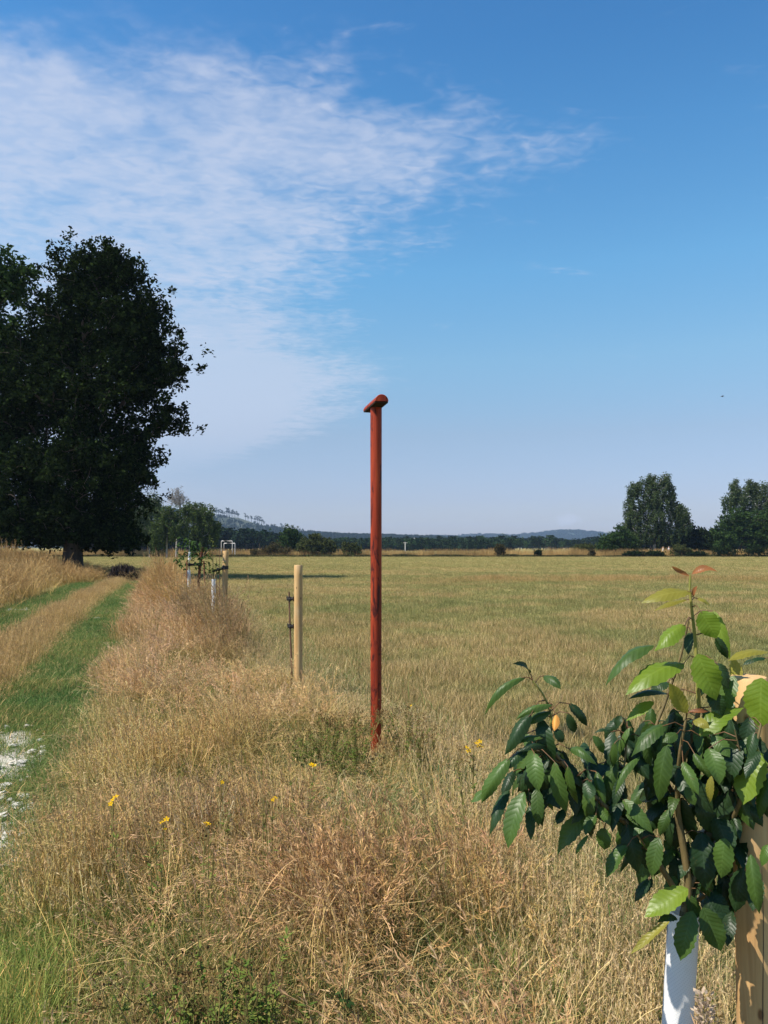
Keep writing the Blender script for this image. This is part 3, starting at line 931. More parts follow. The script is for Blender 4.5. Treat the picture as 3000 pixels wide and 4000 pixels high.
# bushes on the far edge of the meadow, centre
make_tree('tree', 'dark leafy tree behind the olive bush at the meadow edge', 'tree', gx(1135, 138), 138,
          [(1135, 2085, 34, 26), (1120, 2115, 40, 30), (1160, 2115, 32, 30)], 130, 60, 0.32, 0.42, M['oak_leaf2'], M['bark'], 0.14, 41)
make_tree('shrub', 'large rounded olive green bush on the far meadow edge', 'shrub', gx(1235, 131), 131,
          [(1240, 2115, 44, 24), (1205, 2130, 40, 28), (1275, 2125, 30, 28), (1225, 2095, 18, 14), (1190, 2145, 30, 22), (1290, 2145, 26, 22), (1240, 2145, 50, 22)], 260, 60, 0.26, 0.34, M['bush_leaf'], M['bark'], 0.06, 42, trunk_top=1.3, parts=('stem', 'foliage'))
make_tree('shrub', 'brownish bramble bush beside the large olive bush', 'shrub', gx(1075, 130), 130,
          [(1070, 2140, 24, 20), (1050, 2152, 26, 14), (1110, 2150, 30, 16), (1000, 2158, 30, 10)], 120, 50, 0.22, 0.28, M['bramble_leaf'], M['bark'], 0.04, 43, trunk_top=0.8, parts=('stem', 'foliage'))
make_tree('shrub', 'pair of low olive bushes behind the red pole on the meadow edge', 'shrub', gx(1370, 130), 130,
          [(1352, 2138, 24, 22), (1392, 2142, 18, 20), (1370, 2155, 34, 14)], 100, 50, 0.24, 0.28, M['bush_leaf'], M['bark'], 0.05, 44, trunk_top=0.9, parts=('stem', 'foliage'))
make_tree('shrub', 'narrow upright brown green bush alone in the dry border', 'shrub', gx(1953, 129), 129,
          [(1950, 2138, 22, 14), (1955, 2158, 14, 16)], 60, 40, 0.20, 0.22, M['bramble_leaf'], M['bark'], 0.04, 45, trunk_top=0.8, parts=('stem', 'foliage'))
make_tree('shrub', 'small round dark bush in the dry border near mid field', 'shrub', gx(2103, 128), 128,
          [(2103, 2160, 15, 14)], 45, 44, 0.18, 0.18, M['oak_leaf'], M['bark'], 0.03, 46, trunk_top=0.5, parts=('stem', 'foliage'))
make_tree('shrub', 'domed yellow green bush before the distant blue hill', 'shrub', gx(2285, 140), 140,
          [(2285, 2138, 40, 16), (2260, 2148, 26, 12), (2312, 2148, 24, 12)], 120, 50, 0.26, 0.3, M['bush_leaf'], M['bark'], 0.05, 47, trunk_top=0.9, parts=('stem', 'foliage'))
make_tree('shrub', 'small grey green bush in the dry border near the birch', 'shrub', gx(2312, 128), 128,
          [(2312, 2160, 12, 13)], 36, 40, 0.18, 0.18, M['bramble_leaf'], M['bark'], 0.03, 48, trunk_top=0.5, parts=('stem', 'foliage'))

# ------------------------------------------------------------------ scatter by geometry nodes
SRC_N = 0


def scatter(name, pts, rot, scl, idx, tint, meshes, kind='stuff', label=None, cat=None):
    global SRC_N
    SRC_N += 1
    coll = bpy.data.collections.new('%s_source' % name)
    for i, me in enumerate(meshes):
        coll.objects.link(bpy.data.objects.new('%s_piece_%03d' % (name, i), me))
    n = len(pts)
    me = bpy.data.meshes.new(name)
    me.vertices.add(n)
    me.vertices.foreach_set('co', np.ascontiguousarray(pts, dtype=np.float32).ravel())
    for nm, arr in (('rot', rot), ('scl', scl), ('tint', tint)):
        a = me.attributes.new(nm, 'FLOAT_VECTOR', 'POINT')
        a.data.foreach_set('vector', np.ascontiguousarray(arr, dtype=np.float32).ravel())
    a = me.attributes.new('idx', 'INT', 'POINT')
    a.data.foreach_set('value', np.ascontiguousarray(idx, dtype=np.int32))
    o = obj(name, me)
    tag(o, label, cat, kind=kind)
    ng = bpy.data.node_groups.new(name, 'GeometryNodeTree')
    ng.interface.new_socket('Geometry', in_out='INPUT', socket_type='NodeSocketGeometry')
    ng.interface.new_socket('Geometry', in_out='OUTPUT', socket_type='NodeSocketGeometry')
    N, L = ng.nodes, ng.links
    gi, go = N.new('NodeGroupInput'), N.new('NodeGroupOutput')
    ci = N.new('GeometryNodeCollectionInfo')
    ci.inputs['Collection'].default_value = coll
    ci.inputs['Separate Children'].default_value = True
    ci.inputs['Reset Children'].default_value = True
    iop = N.new('GeometryNodeInstanceOnPoints')
    iop.inputs['Pick Instance'].default_value = True

    def attr(nm, typ):
        a = N.new('GeometryNodeInputNamedAttribute')
        a.data_type = typ
        a.inputs['Name'].default_value = nm
        return a.outputs['Attribute']
    e2r = N.new('FunctionNodeEulerToRotation')
    L.new(attr('rot', 'FLOAT_VECTOR'), e2r.inputs[0])
    L.new(gi.outputs[0], iop.inputs['Points'])
    L.new(ci.outputs[0], iop.inputs['Instance'])
    L.new(attr('idx', 'INT'), iop.inputs['Instance Index'])
    L.new(e2r.outputs[0], iop.inputs['Rotation'])
    L.new(attr('scl', 'FLOAT_VECTOR'), iop.inputs['Scale'])
    L.new(iop.outputs[0], go.inputs[0])
    md = o.modifiers.new('scatter', 'NODES')
    md.node_group = ng
    return o


# far wood
def far_tree_mesh(seed, conifer=False, nleaf=230):
    r = np.random.default_rng(seed)
    if conifer:
        t = r.random(nleaf) ** 0.75
        z = 0.12 + 0.88 * (1 - (1 - t))
        z = 0.10 + 0.90 * t
        rad = 0.20 * (1 - t * 0.93) * (0.75 + 0.4 * r.random(nleaf))
        a = r.uniform(0, 6.283, nleaf)
        C = np.stack([rad * np.cos(a), rad * np.sin(a), z], 1)
        V, F = leaf_quads(C, 0.13, r, 0.6, 0.7)
    else:
        K = np.array([(r.normal() * 0.16, r.normal() * 0.16, r.uniform(0.4, 0.92)) for _ in range(9)])
        C = K[r.integers(0, 9, nleaf)] + r.normal(size=(nleaf, 3)) * np.array([0.10, 0.10, 0.075])
        C[:, 2] = np.clip(C[:, 2], 0.12, 1.0)
        V, F = leaf_quads(C, 0.14, r, 0.5, 0.7)
    mb = MB()
    mb.add(V, F, 0)
    mb.tube([(0, 0, 0), (0, 0, 0.45)], [0.02, 0.012], 4, 1, False)
    return mb.mesh('far_tree', [M['forest_leaf'], M['bark']])


def tall_pine_mesh(seed):
    r = np.random.default_rng(seed)
    K = np.array([(r.normal() * 0.07, r.normal() * 0.07, r.uniform(0.55, 0.97)) for _ in range(6)])
    C = K[r.integers(0, 6, 110)] + r.normal(size=(110, 3)) * np.array([0.05, 0.05, 0.04])
    V, F = leaf_quads(C, 0.09, r, 0.5, 0.7)
    return V, F


FT = [far_tree_mesh(s) for s in range(5)] + [far_tree_mesh(10 + s, True) for s in range(3)]


def forest(name, X, Y, Z, h, seed, conif=0.2, label=None, tintc=(1, 1, 1), wide=1.0):
    r = np.random.default_rng(seed)
    n = len(X)
    rot = np.stack([np.zeros(n), np.zeros(n), r.uniform(0, 6.28, n)], 1)
    s = h * r.uniform(0.7, 1.2, n)
    scl = np.stack([s * r.uniform(0.9, 1.3, n) * wide, s * r.uniform(0.9, 1.3, n) * wide, s], 1)
    idx = np.where(r.random(n) < conif, r.integers(5, 8, n), r.integers(0, 5, n))
    tint = np.array(tintc)[None] * r.uniform(0.75, 1.3, (n, 1)) * r.uniform(0.92, 1.08, (n, 3))
    scatter(name, np.stack([X, Y, Z], 1), rot, scl, idx, tint, FT, label=label, cat='forest')


r = np.random.default_rng(91)
n = 9000
X = r.uniform(-900, 560, n); Y = r.uniform(HD - HDEP * 0.98, HD + 60, n)
Z = hill_h(X, Y)
pxx = 1500 + X / Y * F_PX
ridge_gap = (Y > HD - 40) & (pxx > 780) & (pxx < 1200) & (r.random(n) < 0.93)
ridge_gap |= (Y > HD - 85) & (pxx > 820) & (pxx < 985) & (r.random(n) < 0.97)
ridge_gap |= (Y > HD - 60) & (pxx < 1320) & (r.random(n) < 0.4)
keep = ~ridge_gap
hh = np.where(pxx < 1000, 6.5, 8.5)
forest('hill_forest', X[keep], Y[keep], Z[keep] - 0.5, hh[keep], 92, 0.35, 'dense wood covering the slope of the nearer hill')
n = 5200
X = r.uniform(-560, 2200, n); Y = r.uniform(FD - FDEP * 0.75, FD + 40, n)
forest('distant_forest', X, Y, far_h(X, Y) - 1, 14.0, 93, 0.3, 'blue hazy wood on the distant hill', wide=1.4)

# belt of dark wood at the foot of the hill
n = 900
Y = r.uniform(260, 420, n); px_ = r.uniform(300, 1180, n); X = (px_ - 1500) / F_PX * Y
forest('wood_belt', X, Y, X * 0, np.interp(px_, [300, 860, 1050, 1180], [8.6, 7.8, 6.4, 5.0]) * (0.8 + 0.2 * Y / 340), 94, 0.1, 'dark belt of wood below the hill with the clearing', (0.9, 0.95, 1.0), 1.2)
n = 700
Y = r.uniform(300, 360, n); px_ = r.uniform(1290, 2000, n); X = (px_ - 1500) / F_PX * Y
forest('young_plantation', X, Y, X * 0, np.full(n, 4.6), 95, 0.6, 'low young plantation behind the dry meadow border', (1.9, 1.9, 1.9), 1.1)
n = 420
Y = r.uniform(230, 300, n); px_ = r.uniform(2350, 3400, n); X = (px_ - 1500) / F_PX * Y
forest('background_wood', X, Y, X * 0, np.interp(px_, [2350, 2480, 2800, 3400], [4.0, 6.0, 6.5, 8.0]), 96, 0.15, 'dark wood filling the gaps behind the birches', (0.9, 1.0, 0.95), 1.2)
n = 260
Y = r.uniform(420, 520, n); px_ = r.uniform(1500, 2560, n); X = (px_ - 1500) / F_PX * Y
forest('far_wood_edge', X, Y, X * 0, np.full(n, 6.5), 98, 0.3, 'far edge of wood behind the single trees in mid distance', (1.0, 1.0, 1.05), 1.2)

# single trees one can tell apart in the middle distance
protos = []
for s in range(3):
    rr_ = np.random.default_rng(300 + s)
    root = thing('field_tree', 'dark tree standing in the loose row before the distant blue hill', 'tree', (0, 0, 0), 0, 'loose row of trees in the middle distance')
    K = np.array([(rr_.normal() * 0.15, rr_.normal() * 0.15, rr_.uniform(0.35, 0.95)) for _ in range(14)])
    C = K[rr_.integers(0, 14, 420)] + rr_.normal(size=(420, 3)) * np.array([0.08, 0.08, 0.06])
    C[:, 2] = np.clip(C[:, 2], 0.08, 1.02)
    V, F = leaf_quads(C, 0.09, rr_, 0.5, 0.7)
    mb = MB(); mb.tube([(0, 0, 0), (0.01, 0, 0.3), (0, 0.01, 0.7)], [0.03, 0.02, 0.008], 5)
    mb.build('trunk', M['bark'], root)
    obj('crown', mesh_np('crown', V, [F], [M['oak_leaf2'] if s == 1 else M['oak_leaf']], [0]), root)
    protos.append(root)
spots = [(1712, 2092), (1690, 2104), (1762, 2096), (1742, 2102), (1800, 2096), (1832, 2098), (1860, 2094), (1885, 2092), (1815, 2106), (1910, 2104), (1945, 2086),
         (1962, 2094), (1930, 2098), (1985, 2100), (2010, 2094), (2030, 2102), (2055, 2108), (2085, 2104), (2105, 2094), (2130, 2096), (2150, 2092), (2170, 2102), (2195, 2106), (2215, 2110), (2240, 2112)]
for i, (x, y) in enumerate(spots):
    o = protos[i] if i < 3 else copy_tree(protos[i % 3])
    D = 330 + 60 * random.random()
    h = (HORIZON - y) / F_PX * D + EYE
    o.location = (gx(x, D), D, 0)
    w = h * random.uniform(0.95, 1.25)
    o.scale = (w, w, h)
    o.rotation_euler = (0, 0, random.uniform(0, 6.28))

# lone pines left standing along the cleared ridge
pines = []
for s in range(3):
    root = thing('pine_tree', 'thin lone pine left standing on the cleared ridge of the hill', 'tree', (0, 0, 0), 0, 'lone pines along the cleared ridge')
    V, F = tall_pine_mesh(400 + s)
    mb = MB(); mb.tube([(0, 0, 0), (0.01, 0, 0.5), (0, 0, 0.95)], [0.026, 0.022, 0.012], 5)
    mb.build('trunk', M['bark'], root)
    obj('crown', mesh_np('crown', V, [F], [M['oak_leaf']], [0]), root)
    pines.append(root)
pp = [(838, 14), (845, 12), (853, 13), (862, 12), (869, 11), (876, 10), (884, 15), (890, 16), (896, 12), (902, 13), (908, 12), (914, 12), (920, 11), (926, 10), (931, 9),
      (958, 12), (968, 10), (981, 12), (996, 13), (1004, 14), (1012, 12), (1022, 15), (1030, 10), (1058, 7), (1071, 8), (1100, 13), (1106, 11), (1113, 8), (1131, 9), (1143, 8), (1153, 9), (1162, 8),
      (1180, 9), (1186, 9), (1203, 6), (1225, 7), (1240, 6), (1255, 5)]
for i, (x, h) in enumerate(pp):
    o = pines[i] if i < 3 else copy_tree(pines[i % 3])
    D = HD - random.uniform(0, 15)
    X_ = gx(x, D)
    z = float(hill_h(np.array([X_]), np.array([D]))[0])
    o.location = (X_, D, z - 0.3)
    h *= 1.15
    o.scale = (h * 1.25, h * 1.25, h)
    o.rotation_euler = (0, 0, random.uniform(0, 6.28))

# ------------------------------------------------------------------ grasses
def arc(r, base, h, lean, az, n=5, sag=0.0):
    t = np.linspace(0, 1, n)
    d = np.array([math.cos(az), math.sin(az)])
    hor = lean * h * t ** 1.8
    z = h * (t - 0.30 * lean * t ** 2.2) - sag * h * np.maximum(t - 0.55, 0) ** 2 * 3.0
    return np.stack([base[0] + d[0] * hor, base[1] + d[1] * hor, base[2] + z], 1)


def blade(mb, r, base, h, w, lean, az, m, n=4, sag=0.0):
    P = arc(r, base, h, lean, az, n, sag)
    t = np.linspace(0, 1, n)
    sa = az + math.pi / 2 + r.normal() * 0.6
    mb.ribbon(P, w * (1 - t ** 1.6 * 0.92), (math.cos(sa), math.sin(sa), 0.0), m)
    return P


def stem(mb, r, base, h, w, lean, az, m, mh, kind, n=6, hk=1.0):
    P = arc(r, base, h, lean, az, n, sag=0.35 * lean if kind == 'airy' else 0.1 * lean)
    sa = r.uniform(0, 6.28)
    mb.ribbon(P, np.linspace(w, w * 0.5, n), (math.cos(sa), math.sin(sa), 0.0), m)
    seg = np.linspace(0, 1, n)

    def pos(t):
        return np.array([np.interp(t, seg, P[:, i]) for i in range(3)])
    if kind == 'airy':
        ns, t0, spread, L, W = 20, 0.68, 0.024, 0.014, 0.0021
    elif kind == 'plume':
        ns, t0, spread, L, W = 20, 0.76, 0.007, 0.024, 0.0030
    else:
        ns, t0, spread, L, W = 8, 0.86, 0.003, 0.018, 0.0030
    spread, L, W = spread * hk, L * hk, W * hk
    Vs = []
    for q in range(ns):
        t = t0 + (1 - t0) * (q + r.random()) / ns
        k = 1.0 - abs((t - t0) / (1 - t0) - 0.35) * 0.9
        o = r.normal(size=3) * spread * max(k, 0.2)
        c = pos(t) + o + np.array([0, 0, 0.2 * spread])
        ax = unit(unit(P[-1] - P[-3]) + o / spread * 0.45 + r.normal(size=3) * 0.25)
        sd = unit(np.cross(ax, r.normal(size=3)))
        l = L * r.uniform(0.7, 1.3)
        Vs += [c - ax * l / 2, c + sd * W / 2, c + ax * l / 2, c - sd * W / 2]
    mb.add(np.array(Vs), np.arange(4 * ns).reshape(ns, 4), mh)


def clump_bent(seed, n=20, kind='airy', h=(0.45, 0.72), lean=(0.1, 0.55), spread=0.11, stemw=0.0024, basal=14, green=0.15, hk=1.0):
    r = np.random.default_rng(seed)
    mb = MB()
    for i in range(n):
        b = (r.normal() * spread, r.normal() * spread, 0)
        stem(mb, r, b, r.uniform(*h), stemw * r.uniform(0.8, 1.3), r.uniform(*lean), r.normal() * 0.8 + 2.9 if r.random() < 0.72 else r.uniform(0, 6.28), 0, 1, kind, hk=hk)
    for i in range(basal):
        b = (r.normal() * spread, r.normal() * spread, 0)
        blade(mb, r, b, r.uniform(0.14, 0.40) * h[1] / 0.72, r.uniform(0.003, 0.0055), r.uniform(0.2, 1.0), r.uniform(0, 6.28), 3 if r.random() < green else 2, 5, r.uniform(0, 0.6))
    return mb.mesh('tall_grass', [M['straw'], M['head'], M['dryblade'], M['greenblade']])


def clump_blades(seed, n=34, h=(0.15, 0.4), mats=('greenblade', 'dryblade'), p=0.2, spread=0.09, w=(0.003, 0.006), lean=(0.1, 0.9), sag=0.5, seg=5):
    r = np.random.default_rng(seed)
    mb = MB()
    for i in range(n):
        b = (r.normal() * spread, r.normal() * spread, 0)
        blade(mb, r, b, r.uniform(*h), r.uniform(*w), r.uniform(*lean), r.uniform(0, 6.28), 1 if r.random() < p else 0, seg, r.uniform(0, sag))
    return mb.mesh('grass_tuft', [M[k] for k in mats])


def pts_strip(r, n, u0, u1, d0, d1, power=1.0):
    """points between two lines of equal u, thinning with distance"""
    q = r.random(n)
    k = 1.0 - power
    if abs(k) < 1e-6:
        Y = d0 * (d1 / d0) ** q
    else:
        Y = (d0 ** k + (d1 ** k - d0 ** k) * q) ** (1 / k)
    u = r.uniform(u0, u1, n)
    return u, Y


def lay(name, u, Y, idx, meshes, smin, smax, r, tint, grow=0.0, hscale=None, tilt=0.12, wind=(0.0, 0.0), label=None, z=0.0, X=None, turn=3.14):
    n = len(u)
    s = r.uniform(smin, smax, n)
    w = s * (1 + grow * Y)
    hs = s if hscale is None else s * hscale
    rot = np.stack([r.normal(size=n) * tilt + wind[0], r.normal(size=n) * tilt + wind[1], r.uniform(-turn, turn, n)], 1)
    scatter(name, np.stack([track_x(u, Y) if X is None else X, Y, np.zeros(n) + z], 1), rot, np.stack([w, w, hs], 1), idx, tint, meshes, label=label, cat='grass')


r = np.random.default_rng(501)


def smooth01(x, a, b):
    t = np.clip((x - a) / (b - a), 0, 1)
    return t * t * (3 - 2 * t)


# -- tall dry verge between the track and the meadow
VB = [clump_bent(600 + i, 17, 'airy', (0.42, 0.66), (0.15, 0.75)) for i in range(4)] + \
     [clump_bent(610 + i, 13, 'plume', (0.42, 0.68), (0.1, 0.7), 0.10, 0.0031, hk=1.4) for i in range(4)] + \
     [clump_bent(620 + i, 30, 'spike', (0.34, 0.60), (0.0, 0.28), 0.07, 0.0034, 10, 0.15, 1.3) for i in range(4)] + \
     [clump_blades(630 + i, 46, (0.22, 0.55), ('dryblade', 'greenblade'), 0.25, 0.12, (0.002, 0.0045), (0.3, 1.2), 1.0, 6) for i in range(3)] + \
     [clump_blades(640 + i, 46, (0.18, 0.45), ('greenblade', 'dryblade'), 0.25, 0.10, (0.002, 0.005), (0.1, 0.7), 0.6, 5) for i in range(3)]


def arching_clump(seed):
    """a few long culms bent right over under their own heads"""
    rr_ = np.random.default_rng(seed)
    mb = MB()
    for i in range(6):
        h = rr_.uniform(0.55, 0.85)
        az = rr_.normal() * 0.9 + (0.0 if rr_.random() < 0.35 else 3.0)
        t = np.linspace(0, 1, 9)
        reach = rr_.uniform(0.35, 0.75) * h
        hor = reach * t ** 1.5
        z = h * (1.25 * t - 0.62 * t ** 2.4) * rr_.uniform(0.8, 1.0)
        b = rr_.normal(size=2) * 0.08
        P = np.stack([b[0] + math.cos(az) * hor, b[1] + math.sin(az) * hor, z], 1)
        mb.ribbon(P, np.linspace(0.0032, 0.0018, 9), (-math.sin(az), math.cos(az), 0.3), 0)
        Vs = []
        for q in range(34):
            tt = 0.66 + 0.34 * rr_.random()
            c = np.array([np.interp(tt, t, P[:, k]) for k in range(3)])
            o = rr_.normal(size=3) * 0.011
            ax = unit(unit(P[-1] - P[-3]) + rr_.normal(size=3) * 0.35 - np.array([0, 0, 0.3]))
            sd = unit(np.cross(ax, rr_.normal(size=3)))
            l = rr_.uniform(0.014, 0.026)
            Vs += [c + o - ax * l / 2, c + o + sd * 0.0016, c + o + ax * l / 2, c + o - sd * 0.0016]
        mb.add(np.array(Vs), np.arange(len(Vs)).reshape(-1, 4), 1)
    return mb.mesh('arching_grass', [M['straw'], M['head']])


VB += [arching_clump(900 + i) for i in range(3)]          # 18, 19, 20
u, Y = pts_strip(r, 11500, -0.5, 2.45, 1.2, 33, 1.1)
u2, Y2 = pts_strip(r, 900, 0.2, 2.1, 15, 30, 0.6)
u, Y = np.concatenate([u, u2]), np.concatenate([Y, Y2])
uR = np.interp(Y, [1, 3, 4.5, 5.8, 6.6, 8.2, 10, 13, 20, 33], [1.45, 1.62, 1.95, 2.2, 1.95, 1.5, 1.5, 1.8, 2.0, 1.9])
uR = uR + 0.5 * np.exp(-((Y - 8.1) / 0.35) ** 2)
bend = np.interp(Y, BEND_Y, BEND_U)
X = track_x(u, Y) - bend * smooth01(u, -0.4, 1.0)       # the row of young trees runs straight, the track swings
edge = np.minimum(u + 0.46, uR - u) + (vnoise(X, Y, 0.45, 3) - 0.5) * 0.55
nz = vnoise(X, Y, 0.55, 1); nz2 = vnoise(X, Y, 1.3, 2); nz3 = vnoise(X, Y, 0.9, 4)
keep = (edge > 0.0) & (r.random(len(u)) < np.clip(0.35 + edge * 1.6, 0, 1)) & (r.random(len(u)) < 0.15 + 1.5 * smooth01(vnoise(X, Y, 0.30, 6) * 0.6 + nz * 0.4, 0.28, 0.75))
keep &= ~((u > 1.05) & (Y < 2.5) & (r.random(len(u)) < 0.6))
u, Y, X, nz, nz2, nz3, edge = [a[keep] for a in (u, Y, X, nz, nz2, nz3, edge)]
n = len(u)
q = r.random(n)


def pick(a, b):
    return r.integers(a, b, n)


right_mix = np.where(q < 0.17, pick(0, 4), np.where(q < 0.52, pick(4, 8), np.where(q < 0.74, pick(8, 12), np.where(q < 0.89, pick(12, 15), pick(18, 21)))))
left_mix = np.where(q < 0.62, pick(8, 12), np.where(q < 0.74, pick(0, 4), np.where(q < 0.86, pick(12, 15), pick(15, 18))))
mid_mix = np.where(q < 0.12, pick(0, 4), np.where(q < 0.44, pick(8, 12), np.where(q < 0.66, pick(12, 15), np.where(q < 0.84, pick(15, 18), pick(18, 21)))))
bl = u + (nz2 - 0.5) * 0.7
idx = np.where(bl < 0.10, left_mix, np.where((bl < 0.85) & (Y < 6.5), mid_mix, right_mix))
front = (np.abs(X + 0.05) < 0.5) & (Y > 4.3) & (Y < 6.2)
front2 = (np.abs(X + 0.22) < 0.75) & (Y > 4.2) & (Y < 6.3) & ~front
greeny = (nz3 > 0.58) & (r.random(n) < 0.5)
greeny |= (bl < 0.85) & (Y < 4.4) & (r.random(n) < 0.42)
greeny |= (np.abs(Y - 7.6) < 1.3) & (np.abs(u - 0.35) < 0.4) & (nz < 0.6) & (r.random(n) < 0.5)
greeny |= (Y < 2.9) & (r.random(n) < 0.5)
greeny |= (u > 1.0) & (Y < 4.2) & (r.random(n) < 0.6)
greeny |= front2 & (r.random(n) < 0.35)
greeny |= (u < -0.22) & (Y < 7) & (r.random(n) < 0.5)
idx = np.where(greeny, pick(15, 18), idx)
idx = np.where((np.abs(Y - 11.4) < 1.6) & (u > 1.0) & (idx > 14), pick(0, 8), idx)
# (heights)
hs = np.interp(Y, [1.3, 2.5, 4.0, 5.0, 6.5, 10, 14, 18, 24, 33], [0.72, 0.88, 0.92, 0.80, 0.80, 0.90, 0.95, 1.0, 1.0, 0.8])
# the strip round the young trees stands higher as it goes away
hs *= 1 + 1.25 * smooth01(Y, 15, 19) * np.exp(-((u - 0.85) / 0.26) ** 2) * (1 - 0.8 * smooth01(Y, 23, 27)) + 0.25 * smooth01(Y, 9, 14) * smooth01(u, 0.5, 1.2) + 0.8 * np.exp(-((Y - 11.6) / 0.9) ** 2) * smooth01(u, 1.0, 1.3) * smooth01(2.0 - u, 0, 0.4) + 0.6 * np.exp(-((Y - 16.2) / 1.2) ** 2) * smooth01(u, 0.7, 1.0)
hs *= 0.70 + 0.55 * nz
hs *= np.clip(0.55 + edge * 0.9, 0.5, 1.0)
hs = np.where(front, hs * 0.42, hs)
hs = np.where(front2, hs * 0.62, hs)
hs = np.where((u > 1.0) & (Y < 2.6), hs * 0.62, hs)
gold = np.array([0.97, 0.89, 0.62]); pink = np.array([0.95, 0.81, 0.65]); pale = np.array([1.14, 1.03, 0.82]); ochre = np.array([0.92, 0.74, 0.48])
m1 = smooth01(nz2, 0.35, 0.65)[:, None]; m2 = smooth01(nz3, 0.4, 0.7)[:, None]
tint = (gold * (1 - m1) + pink * m1) * (1 - 0.5 * m2) + pale * 0.5 * m2
tint = np.where(((bl < 0.15) & (Y < 9))[:, None], np.array([1.06, 0.98, 0.72]), tint)
crest = (smooth01(Y, 5.5, 8.5) * smooth01(1.3 - bl, 0, 0.5))[:, None]
tint = tint * (1 - crest) + np.array([1.14, 0.96, 0.83]) * crest
near_ = (smooth01(4.6 - Y, 0, 0.8) * smooth01(bl, 0.6, 1.0))[:, None] * 0.7
tint = tint * (1 - near_) + np.array([0.86, 0.71, 0.55]) * near_
tint = np.where(((Y > 16) & (np.abs(u - 0.85) < 0.45))[:, None], np.array([0.98, 0.80, 0.56]), tint)
tint = np.where(((Y > 9) & (u > 1.0) & (Y < 16))[:, None], np.array([0.74, 0.65, 0.53]), tint)
tint = np.where((idx >= 15)[:, None] & (idx < 18)[:, None], np.array([1.15, 1.08, 0.9]), tint) * r.uniform(0.62, 1.18, (n, 1)) * (1 + r.normal(size=(n, 3)) * np.array([0.05, 0.04, 0.08]))
lay('verge_grass', u, Y, idx, VB, 0.85, 1.15, r, tint, 0.014, hs, 0.14, (0.0, -0.08), 'tall dry seeding grass filling the verge between track and meadow', X=X, turn=0.8)
# -- a low layer of green and straw under it
u, Y = pts_strip(r, 5500, -0.5, 2.5, 1.2, 30, 1.2)
n = len(u)
LOW = [clump_blades(650 + i, 36, (0.08, 0.26), ('greenblade', 'dryblade'), 0.5, 0.13, (0.0022, 0.0045), (0.2, 1.2), 0.8, 4) for i in range(4)]
lay('verge_undergrowth', u, Y, r.integers(0, 4, n), LOW, 0.8, 1.3, r, np.ones((n, 3)) * r.uniform(0.8, 1.2, (n, 1)), 0.01, None, 0.15, (0, 0), 'short mixed grass growing low under the tall verge grass')
# -- wheel ruts
RT = [clump_blades(660 + i, 42, (0.035, 0.13), ('rutgrass', 'dryblade'), 0.07, 0.09, (0.0022, 0.0045), (0.2, 1.0), 0.4, 4) for i in range(4)]
uu, yy = [], []
for a, b, d1, n in ((-1.55, -0.30, 36, 15000), (-3.8, -2.3, 38, 10000)):
    u, Y = pts_strip(r, n, a, b, 1.4, d1, 0.7)
    uu.append(u); yy.append(Y)
u, Y = np.concatenate(uu), np.concatenate(yy)
X = track_x(u, Y)
bare = np.zeros(len(u), bool)
for cu, cy, ru, ry, sd in GP:
    e = ((X - (cu - SLOPE * cy + SLOPE * (cy - Y))) / (ru * 0.85)) ** 2 + ((Y - cy) / (ry * 0.9)) ** 2
    bare |= (e < 1) & (vnoise(X, Y, 0.22, 18) < 0.78) & (r.random(len(u)) < 0.97)
u, Y, X = u[~bare], Y[~bare], X[~bare]
n = len(u)
nz = vnoise(X, Y, 0.8, 8); nzb = vnoise(X, Y, 0.35, 9)
tint = (np.array([1.15, 1.1, 0.95]) + (nz[:, None] - 0.5) * np.array([0.9, 0.5, 0.5])) * r.uniform(0.7, 1.25, (n, 1))
worn = smooth01(vnoise(X, Y, 0.28, 19) * 0.6 + nz * 0.4, 0.55, 0.8)[:, None]
tint = tint * (1 - worn) + np.array([2.0, 1.45, 1.25]) * worn * r.uniform(0.6, 1.1, (n, 1))
lush = (smooth01(4.4 - Y, 0, 1.2) * smooth01(u, -1.2, -0.6))[:, None]
tint = tint * (1 + lush * np.array([0.9, 0.55, 0.35]))
hs = (1.0 - 0.45 * smooth01(Y, 3.4, 3.8) * smooth01(7.5 - Y, 0, 0.8) * smooth01(-u, 0.45, 0.55) + 1.6 * smooth01(4.0 - Y, 0, 1.2) * smooth01(u, -1.0, -0.6)) * (0.55 + 0.6 * nz + 0.5 * nzb)
lay('rut_grass', u, Y, r.integers(0, 4, n), RT, 0.8, 1.3, r, tint, 0.02, hs, 0.12, (0, 0), 'short green grass growing in the two wheel ruts')
# -- dry strip between the ruts
CS = [clump_bent(670 + i, 26, 'spike', (0.18, 0.34), (0.0, 0.35), 0.10, 0.0024, 16, 0.25) for i in range(4)] + [clump_blades(680 + i, 40, (0.08, 0.24), ('dryblade', 'greenblade'), 0.35, 0.10, (0.002, 0.004), (0.1, 0.8), 0.5, 4) for i in range(2)]
u, Y = pts_strip(r, 6000, -2.4, -1.42, 2.0, 42, 0.8)
n = len(u); X = track_x(u, Y); nz = vnoise(X, Y, 1.0, 12)
tint = np.array([1.08, 0.98, 0.76]) * r.uniform(0.65, 1.2, (n, 1))
e = np.clip(np.minimum(u + 2.4, -1.42 - u) * 3.0, 0.25, 1)
lay('centre_strip_grass', u, Y, r.integers(0, 6, n), CS, 0.8, 1.15, r, tint, 0.012, (0.6 + 1.0 * nz) * e, 0.1, (0, 0.05), 'dry straw coloured grass strip between the wheel ruts')
